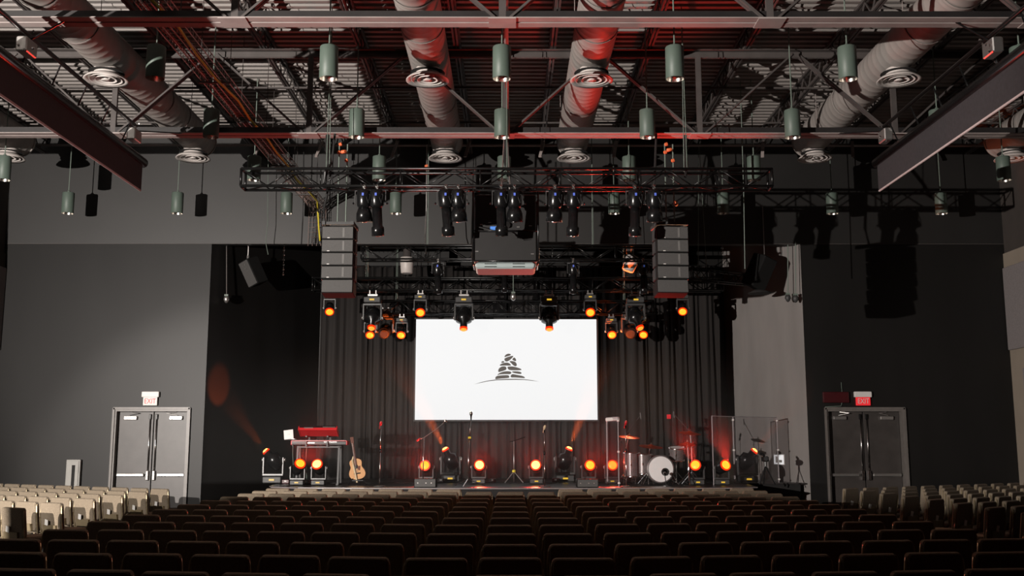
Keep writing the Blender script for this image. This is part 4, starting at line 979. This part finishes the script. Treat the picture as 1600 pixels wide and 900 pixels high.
def cymbal_stand(label, px, py, Y, r, base_px=None, name='cymbal_stand', pair=False, tilt=.08):
    a = at(px, py, Y); bx = at(base_px or px, py, Y).x; t = thing(name, label, 'cymbal', (bx, Y, SZ)); h = a.z - SZ; dx = a.x - bx
    for k in range(3): MB().cyl((0, 0, .28), (.26 * math.cos(k * 2.094 + .4), .26 * math.sin(k * 2.094 + .4), .012), .01, n=6).build('leg', 'chrome', t)
    MB().tube([(0, 0, .08), (0, 0, h * .7), (dx, 0, h + .05)], .011).build('pole', 'chrome', t); MB().lathe([(.02, h * .38), (.02, h * .43)], n=8).build('pole_clutch', 'chrome', t)
    rot = Vector((tilt, -.16, 1))
    MB().lathe([(r, 0), (r * .6, .018), (r * .2, .03), (r * .16, .045), (.01, .055)], (dx, 0, h), rot, 28, cap=False).lathe([(r, -.003), (r * .2, .026), (.01, .05)], (dx, 0, h), rot, 28, cap=False).build('cymbal', 'cymbal', t, True)
    if pair: MB().lathe([(r, -.02), (r * .6, -.035), (.01, -.07)], (dx, 0, h), rot, 28, cap=False).build('lower_cymbal', 'cymbal', t, True)
    MB().lathe([(.015, .05), (.015, .09)], (dx, 0, h), rot, 8).build('wing_nut', 'chrome', t)
cymbal_stand('crash cymbal on chrome stand next to the acrylic shield', 983, 683, 23.0, .24, 977); cymbal_stand('ride cymbal low over the bass drum', 1017, 698, 23.2, .27, 1012)
cymbal_stand('highest cymbal at the far side of the drum kit', 1078, 677, 23.0, .25, 1080); cymbal_stand('hi-hat pair below the highest cymbal', 1074, 694, 22.7, .18, 1075, 'hi_hat', True, 0)
def boom(label, bpx, jp, ep, Y):
    b_ = foot(bpx, 750, Y); t = thing('overhead_microphone_stand', label, 'microphone stand', b_); tripod(t, .4, .3, 'black'); j = at(*jp, Y) - b_; e = at(*ep, Y) - b_
    MB().cyl((0, 0, .1), j, .011, n=6).build('pole', 'black', t); MB().cyl(j + (j - e) * .15, e, .008, n=6).build('boom_arm', 'greyplast', t); MB().lathe([(.014, -.06), (.014, .08)], e, (.1, 0, -1), 8).build('microphone', 'greyplast', t)
boom('overhead boom microphone stand reaching over the floor toms', 968, (970, 689), (1001, 649), 23.3); boom('overhead boom microphone stand behind the highest cymbal', 1086, (1080, 676), (1053, 647), 23.4)
t = thing('drum_throne', 'small black drum stool behind the drum kit', 'stool', (at(1040, 730, 24).x, 24.0, SZ)); MB().lathe([(.15, .42), (.17, .46), (.16, .52), (.05, .53)], n=18).build('seat', 'blackmatte', t, True); MB().cyl((0, 0, .1), (0, 0, .44), .02).build('pole', 'chrome', t); tripod(t, .6, .22)
# acrylic drum shield
def shield(label, p0, p1, zt):
    p0 = Vector(p0); p1 = Vector(p1); t = thing('drum_shield', label, 'shield', (p0.x, p0.y, SZ)); L = Vector((p0.x, p0.y, SZ)); d = p1 - p0; u = d.normalized(); q = Matrix.Rotation(math.atan2(u.y, u.x), 3, 'Z'); c = (p0 + p1) / 2; h = zt - SZ
    MB(off=L).box((c.x, c.y, SZ + h / 2), (d.length, .008, h), q).build('acrylic_panel', 'acrylic', t)
    for p_ in (p0, p1): MB(off=L).cyl((p_.x, p_.y, SZ), (p_.x, p_.y, zt), .012, n=6).build('edge_rod', 'acrylic_edge', t)
    MB(off=L).box((c.x, c.y, zt), (d.length, .02, .02), q).build('top_edge', 'acrylic_edge', t)
    for f in (.05, .5, .95): MB(off=L).bbox((p1.x, p1.y - .02, SZ + h * f), (.05, .04, .04), .008).build('hinge', 'white', t)
zt = at(967, 652, 22.0).z
shield('clear acrylic drum shield panel with glowing pink edge beside the floor toms', at(949, 745, 22.6).xy.to_3d(), at(967, 745, 22.0).xy.to_3d(), zt)
shield('clear acrylic drum shield panel with a tall pale rod beyond the cymbals', at(1115, 745, 22.9).xy.to_3d(), at(1148, 745, 23.4).xy.to_3d(), at(1115, 650, 22.9).z)
shield('clear acrylic drum shield panel standing before the grey splay wall', at(1149, 745, 23.42).xy.to_3d(), at(1217, 745, 24.3).xy.to_3d(), at(1115, 650, 22.9).z)
p = at(957, 655, 22.3)
t = thing('shield_cap', 'pale bar on top of the acrylic shield', 'bar', (p.x, 22.3, p.z)); MB().bbox((0, 0, 0), (.30, .05, .07), .01, Matrix.Rotation(R(-5), 3, 'Y')).build('bar', 'card', t)
q = at(1045, 651, 24.6); t = thing('drum_monitor_light', 'small red lit square behind the drum kit on a thin pole', 'light', (q.x, 24.6, q.z))
MB().box((0, 0, 0), (.09, .03, .1)).build('light_face', mat('red_square', (.3, .02, .02), .5, emis=(.6, .01, .02), es=.7), t); MB().cyl((.1, .02, .1), (.1, .02, SZ - q.z), .01, n=6).build('pole', 'greyplast', t)
# camera on tripod at the stage end
b = foot(1197, 755, 23.0); t = thing('camera_tripod', 'black video camera on tripod before the grey splay wall', 'tripod', b)
for k in range(3): MB().cyl((0, 0, .42), (.2 * math.cos(k * 2.094 - .5), .2 * math.sin(k * 2.094 - .5), .01), .014, n=6).build('leg', 'black', t)
MB().cyl((0, 0, .4), (0, 0, .5), .03, n=8).build('tripod_head', 'black', t); MB().bbox((0, 0, .56), (.12, .2, .12), .015).lathe([(.04, 0), (.05, .1)], (0, -.1, .56), (-.3, -1, .1), 10).build('camera_body', 'black', t); MB().bbox((-.06, -.02, .66), (.12, .06, .05), .01, Matrix.Rotation(R(35), 3, 'Y')).build('handle', 'black', t)
# stage power boxes and cables
for k, (px, Y) in enumerate(((447, 23.6), (689, 24.3), (480, 23.2), (770, 24.2), (868, 24.4), (905, 24.3))):
    q = foot(px, 748, Y); t = thing('power_box', ['small red power box behind the leftmost floor light', 'small cable box beside the boom stand light', 'small cable box between the two lights under the keyboard', 'small cable box right of the tripod microphone stand', 'small cable box left of the large centre floor light', 'small red cable box behind the wedge by the acrylic shield'][k], 'box', q)
    MB().bbox((0, 0, .05), (.16, .14, .09), .01).build('case', 'dark_red' if k % 2 == 0 else 'greyplast', t); MB().box((0, -.075, .06), (.05, .01, .03)).build('socket', 'white', t)
rnd = random.Random(11)
for k in range(10):
    x = -4.6 + k * .95; pts = [(x + i * .16, 24.0 + .35 * math.sin(i * 1.3 + k), SZ + .008) for i in range(7)]
    rope('thin black cable snaking over the stage floor', pts, .007, 'cable', 'floor_cable', 'cable', 'cables on the stage floor')

# ================================================================== CHAIRS
def make_chair(card=False):
    t = thing('stacking_chair', '', 'chair', (0, 0, 0), 0)
    T = Matrix.Translation((0, -.235, .44)) @ Matrix.Rotation(R(7), 4, 'X')
    out = []
    for cx_, cz_, a0 in ((.197, .387, 0), (-.197, .387, 90)):
        for k in range(5):
            a = R(a0 + k * 22.5); out.append((cx_ + .033 * math.cos(a), cz_ + .033 * math.sin(a)))
    out += [(-.225, .05), (-.2, 0), (.2, 0), (.225, .05)]
    MB(T=T).prism(out[::-1], -.035, .035, .014).build('backrest', 'chair', t)
    MB().bbox((0, .02, .44), (.46, .47, .07), .022).build('seat', 'chair', t)
    for s in (-1, 1):
        MB(T=T).tube([(s * .236, -.02, -.02), (s * .244, -.028, .12), (s * .242, -.022, .26), (s * .232, -.01, .36), (s * .224, .0, .385)], .013, 6).build('back_post', 'chair_leg', t)
    for s in (-1, 1):
        MB().tube([(s * .225, -.235, .44), (s * .23, -.27, .2), (s * .235, -.30, .005)], .012, 6).build('leg', 'chair_leg', t)
        MB().tube([(s * .225, .22, .42), (s * .235, .235, .005)], .012, 6).build('leg', 'chair_leg', t)
    MB(T=T).box((0, -.052, .06), (.3, .03, .10)).build('book_pocket', 'chair_leg', t)
    if card: MB(T=T).box((-.04, -.072, .15), (.07, .006, .08), Matrix.Rotation(R(10), 3, 'Y')).build('seat_card', 'card', t, label='small white card')
    return t
proto = make_chair(); protoc = make_chair(True); used = {}
count = 0
def place(x, y, rz, label, group, card=False):
    global count
    px, py = project((x, y - .24, .86)); px2, py2 = project((x, y, .86))
    if px < -30 or px > 1630 or py > 906: return
    src = protoc if card else proto
    if src.name not in used: used[src.name] = 1; q = src
    else: q = copy_tree(src)
    q.location = (x, y, 0); q.rotation_euler = (0, 0, rz); q['label'] = label; q['group'] = group; count += 1
f0 = 1600 * .55 * .001185
for r in range(13):
    D = 19.35 - 1.043 * r
    for c_ in range(-8, 9):
        if r == 0 and abs(c_) <= 1: continue
        a = abs(c_); s = 1 if c_ > 0 else -1
        if a <= 1: x, y, rz = c_ * .55, D, 0
        else:
            k = a - 1.5; x = s * (.825 + k * .545 + .0); y = D + .06 + math.sin(R(7)) * .55 * k; rz = s * R(7)
        side = 'centre' if c_ == 0 else ('%s seat left of the centre seat' % ORD[a] if c_ < 0 else '%s seat right of the centre seat' % ORD[a])
        lb = 'tan chair, centre block, %s row from the stage, %s' % (ORD[r + 1], 'centre seat' if c_ == 0 else side)
        place(x + random.uniform(-.008, .008), y + .24 + random.uniform(-.025, .025), rz + random.uniform(-.015, .015), lb, 'tan chairs of the centre block')
for s, x0, y0, dy, nr in ((-1, -6.45, 19.7, 1.15, 7), (1, 6.32, 19.9, .98, 8)):
    for r in range(nr):
        for k in range(11):
            x = x0 + s * .857 * .57 * k; y = y0 - dy * r + .515 * .57 * k
            if abs(x) > 11.4 or y > 23.4: continue
            side = 'left' if s < 0 else 'right'
            lb = 'tan chair, %s block, %s row from the wall, %s' % (side, ORD[r + 1], 'aisle seat' if k == 0 else '%s seat beside the aisle seat' % ORD[k])
            place(x, y + .2, s * R(31 if s < 0 else 39), lb, 'tan chairs of the %s side block' % side, card=(k == 0))
print('CHAIRS', count)
# ================================================================== HAZE over the stage
hp = [(-6.9, 21.8), (6.9, 21.8), (6.9, 23.95), (SR - .1, 26.4), (SL + .1, 26.4), (-6.9, 23.95)]
hz = MB(off=(0, 24, .85)).add([(p[0], p[1], z) for z in (.85, 4.3) for p in hp], [(5, 4, 3, 2, 1, 0), (6, 7, 8, 9, 10, 11)] + [(i, (i + 1) % 6, 6 + (i + 1) % 6, 6 + i) for i in range(6)]).build('stage_haze', 'black', loc=(0, 24, .85))
vm = bpy.data.materials.new('stage_haze'); vm.use_nodes = True; nt = vm.node_tree; nt.nodes.clear()
oo = nt.nodes.new('ShaderNodeOutputMaterial'); vs_ = nt.nodes.new('ShaderNodeVolumeScatter'); vs_.inputs['Density'].default_value = .02; vs_.inputs['Anisotropy'].default_value = .2
tc = nt.nodes.new('ShaderNodeTexCoord'); sx_ = nt.nodes.new('ShaderNodeSeparateXYZ'); mr = nt.nodes.new('ShaderNodeMapRange')
mr.interpolation_type = 'SMOOTHSTEP'; mr.inputs['From Min'].default_value = .6; mr.inputs['From Max'].default_value = 3.2; mr.inputs['To Min'].default_value = .022; mr.inputs['To Max'].default_value = 0.0
nt.links.new(tc.outputs['Object'], sx_.inputs[0]); nt.links.new(sx_.outputs['Z'], mr.inputs['Value']); nt.links.new(mr.outputs[0], vs_.inputs['Density'])
nt.links.new(vs_.outputs[0], oo.inputs['Volume']); hz.data.materials.clear(); hz.data.materials.append(vm); hz['kind'] = 'stuff'; hz['label'] = 'thin theatrical haze hanging over the stage'; hz['category'] = 'haze'
